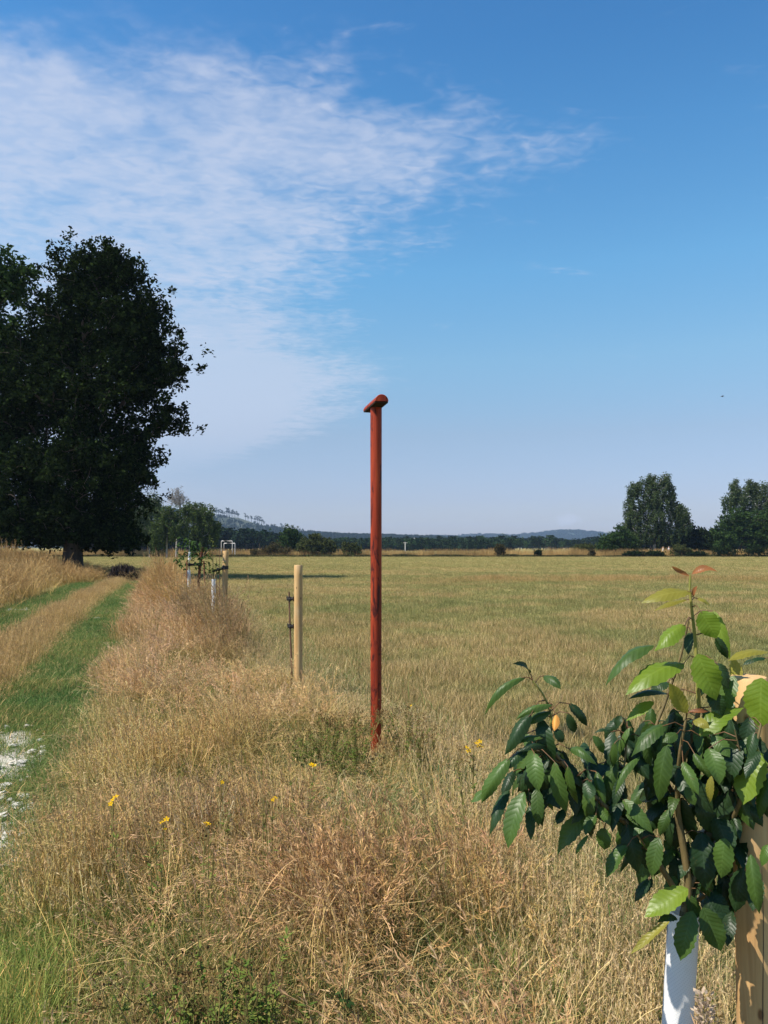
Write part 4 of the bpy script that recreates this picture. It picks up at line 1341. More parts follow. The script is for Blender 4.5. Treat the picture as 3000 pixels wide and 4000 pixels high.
# -- tall reed-like grass beyond the track
LT = [clump_bent(690 + i, 13, 'plume', (0.6, 1.4), (0.03, 0.45), 0.20, 0.0085, 10, 0.15, 2.6) for i in range(5)]
u, Y = pts_strip(r, 5000, -9.0, -3.85, 6.0, 46, 0.5)
u2, Y2 = pts_strip(r, 3000, -22.0, -8.0, 18.0, 42, 0.3)
u3, Y3 = pts_strip(r, 900, -4.2, -1.2, 34, 44, 0.3)
u, Y = np.concatenate([u, u2, u3]), np.concatenate([Y, Y2, Y3])
n = len(u); X = track_x(u, Y); nz = vnoise(X, Y, 1.6, 14); nzb = vnoise(X, Y, 0.6, 15)
keep = r.random(n) < 0.25 + 0.9 * nzb
keep &= ~((np.abs(X - gx(482, 36.0)) < 1.0) & (Y > 28) & (Y < 37))
u, Y, X, nz, nzb = [a[keep] for a in (u, Y, X, nz, nzb)]
n = len(u)
tint = (np.array([0.95, 0.87, 0.68]) * (1 - 0.35 * nz[:, None]) + np.array([0.35, 0.22, 0.1]) * 0.35 * nz[:, None] * 2) * r.uniform(0.55, 1.2, (n, 1))
hfar = np.interp(u, [-12, -8, -5.5, -4.2, -3.8, -1], [1.30, 1.25, 0.95, 0.70, 0.5, 0.45])
lay('tall_meadow_grass', u, Y, r.integers(0, 5, n), LT, 0.85, 1.15, r, tint, 0.004, hfar * (0.55 + 0.6 * nz + 0.25 * nzb) * np.interp(Y, [6, 36, 44], [1, 1, 0.7]), 0.10, (0, -0.06), 'tall golden reed grass between the track and the huge dark tree', turn=1.2)
# -- mown meadow
FM = [clump_blades(700 + i, 24, (0.035, 0.13), ('field', 'dryblade'), 0.16, 0.075, (0.0022, 0.0042), (0.1, 0.7), 0.3, 3) for i in range(6)]
n = 190000
q = r.random(n)
d0, d1, kk = 2.2, 128.0, 0.5
Y = (d0 ** kk + (d1 ** kk - d0 ** kk) * q) ** (1 / kk)
X = r.uniform(-1, 1, n) * (0.56 * Y + 1.5)
u = X + SLOPE * Y
uR = np.interp(Y, [1, 3, 4.5, 5.8, 6.6, 8.2, 10, 13, 20, 33], [1.35, 1.5, 1.85, 2.1, 1.8, 1.35, 1.35, 1.65, 1.9, 1.8])
keep = (u > uR + (vnoise(X, Y, 0.6, 21) - 0.5) * 0.5) | (Y > 40) | ((Y > 31) & (u > 0.8))
X, Y = X[keep], Y[keep]
n = len(X)
na, nb, nc = vnoise(X * 0.8, Y, 0.55, 22), vnoise(X * 0.55, Y * 0.9 + X * 0.25, 3.0, 23), vnoise(X * 0.7, Y - X * 0.2, 1.3, 24)
g_ = smooth01(0.42 * na + 0.36 * nb + 0.34 * nc, 0.36, 0.80)
straw_t = np.array([1.16, 1.02, 0.86]); green_t = np.array([0.64, 0.74, 0.53])
far_ = smooth01(Y, 45, 75)[:, None]
straw_t = straw_t * (1 - far_) + np.array([1.02, 0.96, 0.74]) * far_
green_t = green_t * (1 - far_) + np.array([0.80, 0.85, 0.60]) * far_
g_ = g_ * (0.45 + 0.55 * smooth01(Y, 3.2, 6.0))
tint = (straw_t * g_[:, None] + green_t * (1 - g_[:, None])) * r.uniform(0.55, 1.3, (n, 1))
# an uncut, redder band crosses the field further out
band = np.exp(-((Y - 37 - 2.5 * np.sin(X * 0.12)) / 3.4) ** 2) * smooth01(X, -1, 7) * smooth01(0.5 * na + 0.5 * nc, 0.2, 0.6)
tint = tint * (1 - 0.85 * band[:, None]) + 0.85 * band[:, None] * np.array([1.12, 0.86, 0.68]) * r.uniform(0.8, 1.1, (n, 1))
fs = 1 + 2.0 * band * np.clip(nc, 0, 1)
hs = fs * np.interp(Y, [2.2, 4, 8, 40, 130], [1.9, 1.6, 1.2, 1.05, 1.1]) * (0.6 + 0.75 * na)
weed = r.random(n) < 0.012
tint[weed] = np.array([0.42, 0.58, 0.36]) * r.uniform(0.6, 1.1, (int(weed.sum()), 1))
hs = np.where(weed, hs * 1.6 + 0.2, hs)
lay('meadow_grass', X, Y, r.integers(0, 6, n), FM, 0.8, 1.25, r, tint, 0.016, hs, 0.12, (0, 0), 'short mown green and straw meadow grass across the field', X=X)
# taller seeding grass along the near edge of the meadow
u, Y = pts_strip(r, 3000, -0.15, 1.0, 1.6, 26, 1.1)
uR = np.interp(Y, [1, 3, 4.5, 5.8, 6.6, 8.2, 10, 13, 20, 33], [1.4, 1.6, 1.95, 2.2, 1.9, 1.45, 1.45, 1.75, 2.0, 1.9])
n = len(u); X = u + uR - SLOPE * Y
ME = [clump_bent(720 + i, 16, 'spike', (0.18, 0.40), (0.0, 0.4), 0.12, 0.0022, 20, 0.5) for i in range(3)] + [clump_blades(725 + i, 36, (0.10, 0.28), ('greenblade', 'dryblade'), 0.4, 0.12, (0.002, 0.0042), (0.1, 0.8), 0.5, 4) for i in range(2)]
e = np.clip((1.05 - u), 0.3, 1)
lay('meadow_edge_grass', u, Y, r.integers(0, 5, n), ME, 0.8, 1.2, r, np.array([1.05, 1.0, 0.85]) * r.uniform(0.75, 1.15, (n, 1)), 0.01, e, 0.12, (0, 0), 'half green knee high grass where the verge meets the meadow', X=X)
# -- rough dry border on the far side of the meadow
BW = [clump_bent(730 + i, 22, 'plume', (0.6, 1.15), (0.03, 0.3), 0.30, 0.016, 14, 0.2) for i in range(3)]
n = 3400
Y = r.uniform(129, 136, n); X = r.uniform(-0.62, 0.62, n) * Y
u = X
nz = vnoise(X, Y * 0.5, 4.0, 25)
tint = np.array([0.84, 0.70, 0.55]) * r.uniform(0.5, 1.05, (n, 1)) * (0.7 + 0.6 * vnoise(X, Y * 0, 2.0, 26))[:, None]
lay('border_grass', u, Y, r.integers(0, 3, n), BW, 0.9, 1.3, r, tint, 0.0, 0.72 + 0.65 * nz, 0.08, (0, 0), 'reddish dry weeds along the far border of the meadow', X=X)
BD = [clump_blades(740 + i, 40, (0.2, 0.55), ('bramble_leaf', 'greenblade'), 0.2, 0.3, (0.05, 0.10), (0.3, 1.0), 0.6, 3) for i in range(2)]
n = 2600
Y = r.uniform(127.3, 129.0, n); X = r.uniform(-0.62, 0.62, n) * Y; u = X
nz = vnoise(X, Y * 0.2, 3.0, 27)
lay('border_bramble', u, Y, r.integers(0, 2, n), BD, 0.6, 1.2, r, np.ones((n, 3)) * r.uniform(0.6, 1.0, (n, 1)), 0.0, 0.45 + 1.1 * nz, 0.08, (0, 0), 'brown leafy undergrowth in front of the dry border weeds', X=X)

# ------------------------------------------------------------------ the red perch pole
def lathe_mb(zs, rs, k=20, wob=0.0, seed=0, path=None):
    r = np.random.default_rng(seed)
    P = [(0 if path is None else path(z)[0], 0 if path is None else path(z)[1], z) for z in zs]
    mb = MB()
    mb.tube(P, rs, k)
    if wob:
        V = mb.V[0]
        a = np.arctan2(V[:, 1], V[:, 0])
        f = 1 + wob * (vnoise(a * 2 + 20, V[:, 2], 0.6, seed) - 0.5)
        mb.V[0] = np.stack([V[:, 0] * f, V[:, 1] * f, V[:, 2]], 1)
    return mb


PD = 5.9
pole_x = gx(1469, PD)
pole = thing('perch_pole', 'tall red stained wooden pole with a half log perch on top, standing in the grass', 'pole', (pole_x, PD, 0))
cap_z = at(1492, 1567, 5.68).z
zs = np.concatenate([[-0.3], np.linspace(0, cap_z - 0.012, 22)])
lathe_mb(zs, np.linspace(0.0405, 0.0445, len(zs)), 28, 0.05, 5).build('shaft', M['red'], pole, True)
# half log: flat face down
a0 = np.array(at(1492, 1567, 5.67)) - np.array([pole_x, PD, 0]); a1 = np.array(at(1443, 1608, 6.12)) - np.array([pole_x, PD, 0])
a0[2] = a1[2] = cap_z
ax = unit(a1 - a0); sd = np.array([ax[1], -ax[0], 0.0])
R = 0.051
n = 14
mb = MB()
V = []
for c in (a0, a0 + ax * 0.004, a1 - ax * 0.004, a1):
    rr_ = R - (0.003 if (c is a0 or c is a1) else 0)
    for j in range(n + 1):
        t = math.pi * j / n
        V.append(c + sd * rr_ * math.cos(t) + np.array([0, 0, 1.0]) * rr_ * math.sin(t))
V = np.array(V)
q = []
for s in range(3):
    for j in range(n):
        b = s * (n + 1) + j
        q.append((b, b + 1, b + n + 2, b + n + 1))
    q.append((s * (n + 1) + n, s * (n + 1), (s + 1) * (n + 1), (s + 1) * (n + 1) + n))
mb.add(V, q, 0)
for s, c in ((0, a0), (3, a1)):
    ring = V[s * (n + 1):(s + 1) * (n + 1)]
    mb.add(np.concatenate([ring, [c]]), [(j, j + 1, n + 1) for j in range(n)], 0)
mb.build('perch', M['red'], pole, False)
pl = MB()
e0, e1 = a0 + ax * 0.012, a1 - ax * 0.012
V = [e0 - sd * 0.049, e0 + sd * 0.049, e1 + sd * 0.049, e1 - sd * 0.049]
V = [v - np.array([0, 0, 0.002]) for v in V] + [v - np.array([0, 0, 0.011]) for v in V]
pl.add(V, [(0, 1, 2, 3), (7, 6, 5, 4), (0, 4, 5, 1), (1, 5, 6, 2), (2, 6, 7, 3), (3, 7, 4, 0)])
pl.build('base_board', M['debris'], pole)  # board colour near black: shade under the perch is put into it


# ------------------------------------------------------------------ stakes, saplings, guards
def stake(x, ytop, D, width_px, label, tilt=(0, 0), seed=0, group='wooden tree stakes'):
    rad = width_px / F_PX * D / 2
    top = at(x, ytop, D)
    root = thing('wooden_stake', label, 'stake', (top.x - tilt[0] * top.z, D, 0), 0, group)
    h = top.z
    zs = np.concatenate([[-0.3], np.linspace(0, h - 0.008, 14), [h]])
    rs = np.full(len(zs), rad); rs[-1] = rad * 0.9
    mb = lathe_mb(zs, rs, 24, 0.035, seed, path=lambda z: (tilt[0] * z, tilt[1] * z))
    mb.build('post', M['pine'], root, True)
    return root, rad


def tie_mesh(p, q, rad_p, rad_q, h=0.028):
    """rubber strap looped round a post at p and a stem at q"""
    p, q = np.array(p, float), np.array(q, float)
    mb = MB()
    for c, rr_ in ((p, rad_p + 0.003), (q, rad_q + 0.004)):
        a = np.linspace(0, 2 * np.pi, 17)
        o, i = [], []
        for t in a:
            dv = np.array([math.cos(t), math.sin(t), 0])
            o.append(c + dv * (rr_ + 0.004)); i.append(c + dv * rr_)
        o, i = np.array(o), np.array(i)
        zz = np.array([0, 0, h / 2])
        m_ = len(a)
        V = np.concatenate([o - zz, o + zz, i - zz, i + zz])
        F = []
        for s in range(m_ - 1):
            F += [(s, s + 1, m_ + s + 1, m_ + s), (2 * m_ + s, 3 * m_ + s, 3 * m_ + s + 1, 2 * m_ + s + 1), (m_ + s, m_ + s + 1, 3 * m_ + s + 1, 3 * m_ + s), (s, 2 * m_ + s, 2 * m_ + s + 1, s + 1)]
        mb.add(V, F)
    d = unit(q - p)
    a, b = p + d * (rad_p + 0.003), q - d * (rad_q + 0.003)
    mid = (a + b) / 2
    mb.tube([a, a * 0.6 + b * 0.4, mid, a * 0.4 + b * 0.6, b], [h * 0.42, h * 0.36, h * 0.62, h * 0.36, h * 0.42], 8)
    return mb


# stake with the bare stick, mid verge
S1, s1r = stake(1165, 2207, 8.2, 33, 'pale wooden stake beside a bare dark stick held by two black ties', (-0.005, 0.01), 3)
stick_pts = [at(1137, 2780, 8.25), at(1139, 2600, 8.25), at(1133, 2450, 8.25), at(1129, 2312, 8.25)]
b0 = stick_pts[0].copy(); b0.z = 0
b1 = thing('bare_sapling', 'leafless dark brown sapling stick tied to the pale stake in mid verge', 'sapling', b0)
mb = MB(); mb.tube([tuple(Vector((0, 0, -0.05)))] + [tuple(p - b0) for p in stick_pts], [0.012, 0.012, 0.0105, 0.009, 0.0085], 8)
mb.build('stem', M['stick'], b1, True)
for py_ in (2338, 2445):
    zc = at(1133, py_, 8.25).z
    pq = at(np.interp(py_, [2312, 2450], [1129, 1133]), py_, 8.25)
    a_ = np.array([S1.location.x - 0.005 * zc - s1r * 0.98, 8.2 + 0.01 * zc, zc]); b_ = np.array([pq.x, 8.25, zc - 0.006])
    mb = MB()
    mb.tube([a_ + (b_ - a_) * f for f in (0.0, 0.12, 0.2, 0.5, 0.62, 0.8, 1.0, 1.35, 1.45)], [0.026, 0.026, 0.012, 0.010, 0.022, 0.024, 0.019, 0.017, 0.006], 8)
    mb.tube([b_ + np.array([-0.012, -0.012, 0.02]), b_ + np.array([-0.026, -0.006, 0.03]), b_ + np.array([-0.03, 0.0, 0.012])], [0.007, 0.006, 0.004], 6)
    mb.tube([b_ + np.array([0.004, -0.016, -0.028]), b_ + np.array([0.004, -0.018, 0.028])], [0.010, 0.010], 6)
    mb.build('tie', M['rubber'], S1, False, -S1.location)


def small_leafy(root, pts, n, size, spread, seed, mat):
    """leaves of a sapling seen from afar, one mesh per tree of leaf shaped blades"""
    r = np.random.default_rng(seed)
    for i in range(n):
        P = np.array(pts[r.integers(0, len(pts))]) + r.normal(size=3) * spread
        d = unit(np.array([r.normal(), r.normal(), -0.55 + 0.4 * r.normal()]))
        leaf_obj(P, P + d * size * r.uniform(0.7, 1.2), size * 0.42, (0, -0.5, 0.8), 0.12, -0.15, mat, root, None, coarse=True)


LEAFPROF = np.array([[0, 0.06], [0.08, 0.50], [0.22, 0.86], [0.42, 1.0], [0.62, 0.93], [0.78, 0.68], [0.9, 0.30], [1.0, 0.0]])


def leaf_obj(base, tip, width, nrm, arch, fold, mat, root, attach=None, coarse=False, curl=0.0, twist=0.0, serr=0.05, name='leaf'):
    base, tip = np.asarray(base, float), np.asarray(tip, float)
    org = np.array(root.location)
    ax = tip - base
    L_ = np.linalg.norm(ax)
    t = ax / L_
    nn = np.asarray(nrm, float)
    nn = nn - t * (nn @ t)
    if np.linalg.norm(nn) < 1e-3:
        nn = np.array([1.0, 0, 0.2]) - t * t[0]
    nn = unit(nn)
    sd = np.cross(t, nn)
    NL = 4 if coarse else 15
    cols = np.array([-1, 0, 1.0]) if coarse else np.array([-1, -0.5, 0, 0.5, 1.0])
    V, UV = [], []
    wph = float(base[0] * 91 + base[2] * 57)
    for i in range(NL + 1):
        f = i / NL
        w = np.interp(f, LEAFPROF[:, 0], LEAFPROF[:, 1]) * width / 2
        c = base + ax * f + nn * arch * L_ * 4 * f * (1 - f)
        tw = twist * (f - 0.4)
        s_, n_ = sd * math.cos(tw) + nn * math.sin(tw), nn * math.cos(tw) - sd * math.sin(tw)
        for j in cols:
            ww = w
            if not coarse and abs(j) == 1:
                ww = w * (1 + serr * (1 if i % 2 else -1))
            wav = 0 if coarse else 0.10 * w * abs(j) * math.sin(f * 11 + wph + j * 1.7) + 0.02 * w * (1 if i % 2 else -1) * (1 - abs(j))
            V.append(c + s_ * ww * j + n_ * (fold * abs(j) * w + curl * j * j * w + wav))
            UV.append((f, (j + 1) / 2))
    nc = len(cols)
    F = []
    for i in range(NL):
        for j in range(nc - 1):
            F.append((i * nc + j, i * nc + j + 1, (i + 1) * nc + j + 1, (i + 1) * nc + j))
    mats = [mat]
    M_ = [0] * len(F)
    if attach is not None:
        at_ = np.asarray(attach, float)
        d = np.linalg.norm(base - at_)
        P = [at_, at_ * 0.5 + base * 0.5 + np.array([0, 0, 0.18 * d]), base, base + ax * 0.08 + nn * arch * L_ * 0.28]
        rad = [0.0017, 0.0013, 0.0012, 0.0008]
        tm = MB(); tm.tube(P, rad, 4, 0, False)
        off = len(V)
        for v in tm.V[0]:
            V.append(v); UV.append((0, 0.5))
        for fq in tm.F[0]:
            F.append(tuple(int(x) + off for x in fq)); M_.append(1)
        mats = [mat, M['petiole']]
    me = bpy.data.meshes.new(name)
    me.from_pydata([tuple(v - org) for v in V], [], F)
    for m_ in mats:
        me.materials.append(m_)
    me.polygons.foreach_set('material_index', np.array(M_, dtype=np.int32))
    me.polygons.foreach_set('use_smooth', np.ones(len(F), dtype=bool))
    ul = me.uv_layers.new(name='UVMap')
    li = np.zeros(len(me.loops), dtype=np.int32)
    me.loops.foreach_get('vertex_index', li)
    ul.data.foreach_set('uv', np.array(UV, dtype=np.float32)[li].ravel())
    me.update()
    return obj(name, me, root)


def guard_tube(p0, p1, r0, r1, name, label, group, seam=True):
    """plastic trunk guard: a rolled sheet whose edge overlaps itself"""
    p0, p1 = np.array(p0, float), np.array(p1, float)
    n, k = 12, 30
    T = unit(p1 - p0)
    A = unit(np.cross(T, [0, 1.0, 0])); B = np.cross(T, A)
    V, UV = [], []
    for i in range(n + 1):
        f = i / n
        c = p0 * (1 - f) + p1 * f - p0
        rad = r0 * (1 - f) + r1 * f
        for j in range(k + 1):
            t = j / k
            a = -1.0 + t * 2 * math.pi * 1.12
            rr_ = rad * (1 + 0.05 * t + 0.02 * math.sin(f * 9 + j * 0.4))
            V.append(c + A * rr_ * math.cos(a) + B * rr_ * math.sin(a)); UV.append((t, f))
    F = [(i * (k + 1) + j, i * (k + 1) + j + 1, (i + 1) * (k + 1) + j + 1, (i + 1) * (k + 1) + j) for i in range(n) for j in range(k)]
    me = bpy.data.meshes.new(name)
    me.from_pydata([tuple(v) for v in V], [], F)
    me.materials.append(M['guard'])
    me.polygons.foreach_set('use_smooth', np.ones(len(F), dtype=bool))
    ul = me.uv_layers.new(name='UVMap')
    li = np.zeros(len(me.loops), dtype=np.int32); me.loops.foreach_get('vertex_index', li)
    ul.data.foreach_set('uv', np.array(UV, dtype=np.float32)[li].ravel())
    o = obj(name, me, None, tuple(p0))
    return tag(o, label, 'tree guard', group)


# second stake with a leafy sapling
S2, s2r = stake(882, 2152, 12.6, 22, 'pale wooden stake with a black strap in front of the distant grey frame', (0.02, 0.0), 4)
sp = [at(836, 2490, 12.5), at(834, 2300, 12.5), at(832, 2200, 12.5), at(828, 2140, 12.5)]
b0 = sp[0].copy(); b0.z = 0
t2 = thing('leafy_sapling', 'thin sapling with few light leaves strapped to the pale stake', 'sapling', b0)
mb = MB(); mb.tube([(0, 0, 0)] + [tuple(p - b0) for p in sp], [0.012, 0.011, 0.009, 0.007, 0.004], 6)
mb.build('trunk', M['cherrybark'], t2, True)
small_leafy(t2, [at(828, 2125, 12.5), at(832, 2160, 12.5), at(835, 2200, 12.5), at(850, 2215, 12.5), at(822, 2190, 12.5), at(845, 2235, 12.5), at(815, 2225, 12.5)], 60, 0.065, 0.05, 77, M['bush_leaf'])
guard_tube((b0.x, b0.y, 0), tuple(at(834, 2262, 12.5)), 0.034, 0.032, 'tree_guard', 'grey white guard round the thin sapling with few light leaves', 'white tree guards')
zc = at(850, 2225, 12.5).z
tie_mesh((S2.location.x + 0.02 * zc, 12.6, zc + 0.03), (at(833, 2230, 12.5).x, 12.5, zc - 0.02), s2r, 0.010, 0.055).build('tie', M['rubber'], S2, False, -S2.location)
# thin bare whips beside it
for x, y0, y1, D, lab in ((858, 2330, 2145, 13.2, 'thin bare whip rising just beside the strapped stake'), (846, 2260, 2180, 13.4, 'short thin whip between sapling and strapped stake')):
    p = at(x, y1, D); bb = Vector((p.x + 0.02, D, 0))
    w = thing('bare_whip', lab, 'sapling', bb, 0, 'bare whips beside the stake')
    mb = MB(); mb.tube([(0, 0, 0), (-0.012, 0, p.z * 0.5), (p.x - bb.x, 0, p.z)], [0.009, 0.007, 0.004], 6)
    mb.build('stem', M['stick'], w, True)

# third group: dark leafed sapling, white guard, rusty stakes, black strap
sp = [at(738, 2420, 17.5), at(738, 2260, 17.5), at(739, 2180, 17.5), at(742, 2110, 17.5)]
b0 = sp[0].copy(); b0.z = 0
t3 = thing('leafy_sapling', 'bushy sapling with drooping dark leaves between rusty stakes', 'sapling', b0)
mb = MB(); mb.tube([(0, 0, 0)] + [tuple(p - b0) for p in sp], [0.02, 0.018, 0.015, 0.012, 0.007], 6)
mb.build('trunk', M['birchbark'], t3, True)
small_leafy(t3, [at(a, b, 17.5) for a, b in ((712, 2130), (725, 2110), (745, 2115), (760, 2135), (700, 2150), (720, 2160), (750, 2160), (705, 2180), (725, 2185), (770, 2160), (780, 2185), (765, 2195), (715, 2205), (700, 2195), (800, 2170), (795, 2195), (735, 2145))], 170, 0.105, 0.08, 78, M['oak_leaf2'])
guard_tube((b0.x, b0.y, 0), tuple(at(738, 2228, 17.5)), 0.040, 0.036, 'tree_guard', 'white guard round the bushy sapling between rusty stakes', 'white tree guards')
guard_tube(tuple(at(740, 2186, 17.45)), tuple(at(741, 2156, 17.45)), 0.03, 0.026, 'guard_collar', 'short white sleeve on the stem above the black strap', 'white tree guards')
for pts, rad, lab in (([at(770, 2400, 17.6), at(778, 2250, 17.6), at(789, 2138, 17.6)], 0.034, 'thick leaning rusty stake beside the bushy sapling'),
                      ([at(729, 2400, 17.3), at(730, 2260, 17.3), at(730, 2190, 17.3)], 0.014, 'thin rusty rod on the track side of the bushy sapling'),
                      ([at(806, 2400, 19.0), at(800, 2270, 19.0), at(796, 2190, 19.0)], 0.02, 'thin dark rusty rod behind the leaning stake')):
    bb = pts[0].copy(); bb.z = 0
    st = thing('rusty_stake', lab, 'stake', bb, 0, 'rusty stakes round the bushy sapling')
    mb = MB(); mb.tube([(0, 0, 0)] + [tuple(p - bb) for p in pts], rad, 8); mb.build('rod', M['rust'], st, True)
    if rad > 0.03:
        a_, b_ = at(781, 2205, 17.6), at(739, 2206, 17.5)
        tie_mesh(tuple(a_), tuple(b_), 0.036, 0.02, 0.07).build('tie', M['rubber'], st, False, -bb)

# grey tube frame at the far end
FD_ = 129.0
fr = thing('tube_frame', 'grey tubular metal frame of two joined hoops at the far meadow end', 'frame', (gx(895, FD_), FD_, 0))
for dx, dd, yt, w in ((0.0, 0.0, 2122, 43), (-0.45, 1.6, 2113, 43)):
    D = FD_ + dd
    x0, x1 = gx(875, D) + dx - fr.location.x, gx(875 + w, D) + dx - fr.location.x
    zt = at(890, yt, D).z
    mb = MB()
    mb.tube([(x0, dd, 0), (x0, dd, zt - 0.12), (x0 + 0.04, dd, zt - 0.03), (x0 + 0.13, dd, zt), (x1 - 0.13, dd, zt), (x1 - 0.04, dd, zt - 0.03), (x1, dd, zt - 0.12), (x1, dd, 0)], 0.07, 8)
    mb.build('hoop', M['pipe'], fr, True)

# dark heap of dead stalks beside the track
HDp = 36.0
hx = gx(482, HDp)
heap = thing('brush_heap', 'low dark brown heap of dead stalks at the end of the track', 'brush heap', (hx, HDp, 0))
rr_ = np.random.default_rng(88)
mb = MB()
zt = at(480, 2205, HDp).z
for i in range(1500):
    x, y = rr_.uniform(-0.52, 0.50), rr_.normal() * 0.22
    hmax = 1.25 * zt * (1.0 - 0.25 * (x / 0.5) ** 4) * rr_.uniform(0.65, 1.0)
    z0 = rr_.uniform(0.0, hmax * 0.7)
    dvec = unit(np.array([rr_.normal() * 0.35, rr_.normal() * 0.3, 1.0]))
    p = np.array([x, y, z0]); l = min(0.28, hmax - z0 + 0.05)
    mb.ribbon([p, p + dvec * l * 0.5, p + dvec * l + rr_.normal(size=3) * 0.02], [0.022, 0.03, 0.008], unit(np.cross(dvec, rr_.normal(size=3))))
mb.build('dead_stalks', M['debris'], heap)

# ------------------------------------------------------------------ flowering herbs
def petal_flower(parent, c, s, r):
    mb = MB()
    c = np.asarray(c)
    nn = unit(np.array([r.normal() * 0.35, -0.45 + r.normal() * 0.3, 1.0]))
    a = unit(np.cross(nn, [1.0, 0.2, 0])); b = np.cross(nn, a)
    for k in range(5):
        t = k * 2 * math.pi / 5 + r.uniform(-0.2, 0.2)
        d = a * math.cos(t) + b * math.sin(t); e = np.cross(nn, d)
        mb.add([c, c + d * s * 0.55 + e * s * 0.32 + nn * s * 0.1, c + d * s + nn * s * r.uniform(0, 0.25), c + d * s * 0.6 - e * s * 0.28 + nn * s * 0.1], [(0, 1, 2, 3)])
    for k in range(6):
        d = unit(nn + r.normal(size=3) * 0.5)
        mb.ribbon([c, c + d * s * 0.5], [s * 0.05, s * 0.08], a)
    mb.build('flower', M['petal'], parent)


def wort(x, y, D, h, label, nfl=1, spread=0.10, leafy=120, brown=60, seed=0, stems=5, group='yellow flowered herbs in the verge', flw=0.0125, flowers_at=None, leafmat='wort_leaf'):
    r = np.random.default_rng(seed)
    top = at(x, y, D)
    base = Vector((top.x, D, 0))
    h = top.z if h is None else h
    root = thing('herb', label, 'herb', base, 0, group)
    sm, lm, bm = MB(), MB(), MB()
    tips = []
    for i in range(stems):
        e = np.array([r.normal() * spread, r.normal() * spread, h * (1.0 if i == 0 else r.uniform(0.72, 1.0))])
        if i == 0:
            e[:2] *= 0.1
        P = np.array([e * np.array([0.2, 0.2, 0]), e * np.array([0.5, 0.5, 0.5]) + r.normal(size=3) * 0.01, e])
        sm.tube(P, [0.0028, 0.0022, 0.0014], 4, 0, False)
        for k in range(leafy // stems):
            t = r.uniform(0.25, 0.92)
            c = P[0] * (1 - t) ** 2 + 2 * P[1] * t * (1 - t) + P[2] * t * t
            d = unit(np.array([r.normal(), r.normal(), 0.35 + 0.3 * r.normal()])); s_ = unit(np.cross(d, [0, 0, 1.0]))
            l = r.uniform(0.014, 0.034)
            lm.add([c, c + d * l * 0.5 + s_ * l * 0.2, c + d * l, c + d * l * 0.5 - s_ * l * 0.2], [(0, 1, 2, 3)])
        for k in range(6):
            c = e + np.array([r.normal() * 0.035, r.normal() * 0.035, r.uniform(-0.06, 0.03)])
            sm.tube([e - np.array([0, 0, 0.08]), c], [0.0014, 0.0009], 3, 0, False)
            tips.append(c)
            for m_ in range(max(1, brown // (stems * 6))):
                cc = c + r.normal(size=3) * 0.012
                d = unit(r.normal(size=3) + np.array([0, 0, 1.0])); s_ = unit(np.cross(d, r.normal(size=3)))
                l = r.uniform(0.008, 0.014)
                bm.add([cc - d * l / 2, cc + s_ * l * 0.3, cc + d * l / 2, cc - s_ * l * 0.3], [(0, 1, 2, 3)])
    sm.build('stem', M['wort_stem'], root)
    lm.build('foliage', M[leafmat], root)
    if brown:
        bm.build('seed_capsules', M['wort_brown'], root)
    if flowers_at:
        for fx, fy in flowers_at:
            petal_flower(root, np.array(at(fx, fy, D)) - np.array(base), flw * r.uniform(0.85, 1.2), r)
    return root


wort(440, 3128, 3.2, None, 'yellow flowering herb nearest the track and the white gravel', 1, 0.05, 60, 30, 1, 3, flowers_at=[(440, 3124), (452, 3112), (432, 3140)])
wort(640, 3222, 2.9, None, 'herb with two yellow blooms, lowest in the verge', 1, 0.05, 70, 40, 2, 3, flowers_at=[(634, 3212), (644, 3238), (650, 3200)])
wort(808, 3218, 2.9, None, 'herb with one flat yellow bloom above a brown capsule head', 1, 0.05, 50, 60, 3, 3, flowers_at=[(806, 3216), (814, 3222)])
wort(868, 3058, 3.4, None, 'herb with one small yellow bloom on a bent stem', 1, 0.05, 60, 30, 4, 3, flowers_at=[(868, 3056)])
wort(1068, 3128, 3.2, None, 'bright yellow bloom among purple brown seed heads below the red pole', 1, 0.05, 70, 30, 5, 3, flowers_at=[(1066, 3124), (1076, 3116)])
wort(1220, 2990, 3.75, None, 'single yellow bloom in tall dry grass near the red pole foot', 1, 0.06, 80, 30, 6, 3, flowers_at=[(1216, 2986), (1226, 2990)])
wort(1850, 2915, 4.05, None, 'twin heads of yellow blooms at the meadow edge beside the cherry leaves', 1, 0.06, 110, 110, 7, 4, flowers_at=[(1824, 2920), (1830, 2932), (1862, 2904), (1874, 2896), (1880, 2918), (1868, 2914)], flw=0.014)
GH = 'bushy herbs gone to seed'
wort(1600, 2765, 5.6, None, 'bushy brown capsuled herb close beside the red pole, meadow side', 1, 0.13, 900, 900, 8, 14, GH, flowers_at=[(1606, 2756)])
wort(1640, 2870, 5.3, None, 'small brown capsuled herb in front of the meadow, near the red pole', 1, 0.08, 320, 320, 9, 7, GH)
wort(1290, 2790, 5.7, None, 'wide dark capsuled herb on the track side of the red pole', 1, 0.16, 1000, 900, 10, 16, GH)
wort(1400, 2770, 5.5, None, 'tall dark capsuled herb touching the red pole', 1, 0.10, 600, 650, 11, 11, GH)
wort(1210, 2860, 5.5, None, 'leafy greener herb among dry grass left of the red pole', 1, 0.12, 800, 200, 12, 10, GH)
wort(1380, 2900, 5.2, None, 'low leafy herb before the foot of the red pole', 1, 0.12, 700, 120, 13, 10, GH)
wort(720, 3760, 2.25, None, 'yellow brown herb clump at the bottom of the verge', 1, 0.09, 400, 600, 14, 10, GH)
wort(900, 3730, 2.2, None, 'big leafy yellow green herb at the bottom of the verge', 1, 0.13, 1500, 260, 15, 16, GH)
wort(1040, 3800, 2.15, None, 'leafy yellow green herb beside the small dark green shoot', 1, 0.10, 1000, 140, 16, 12, GH)
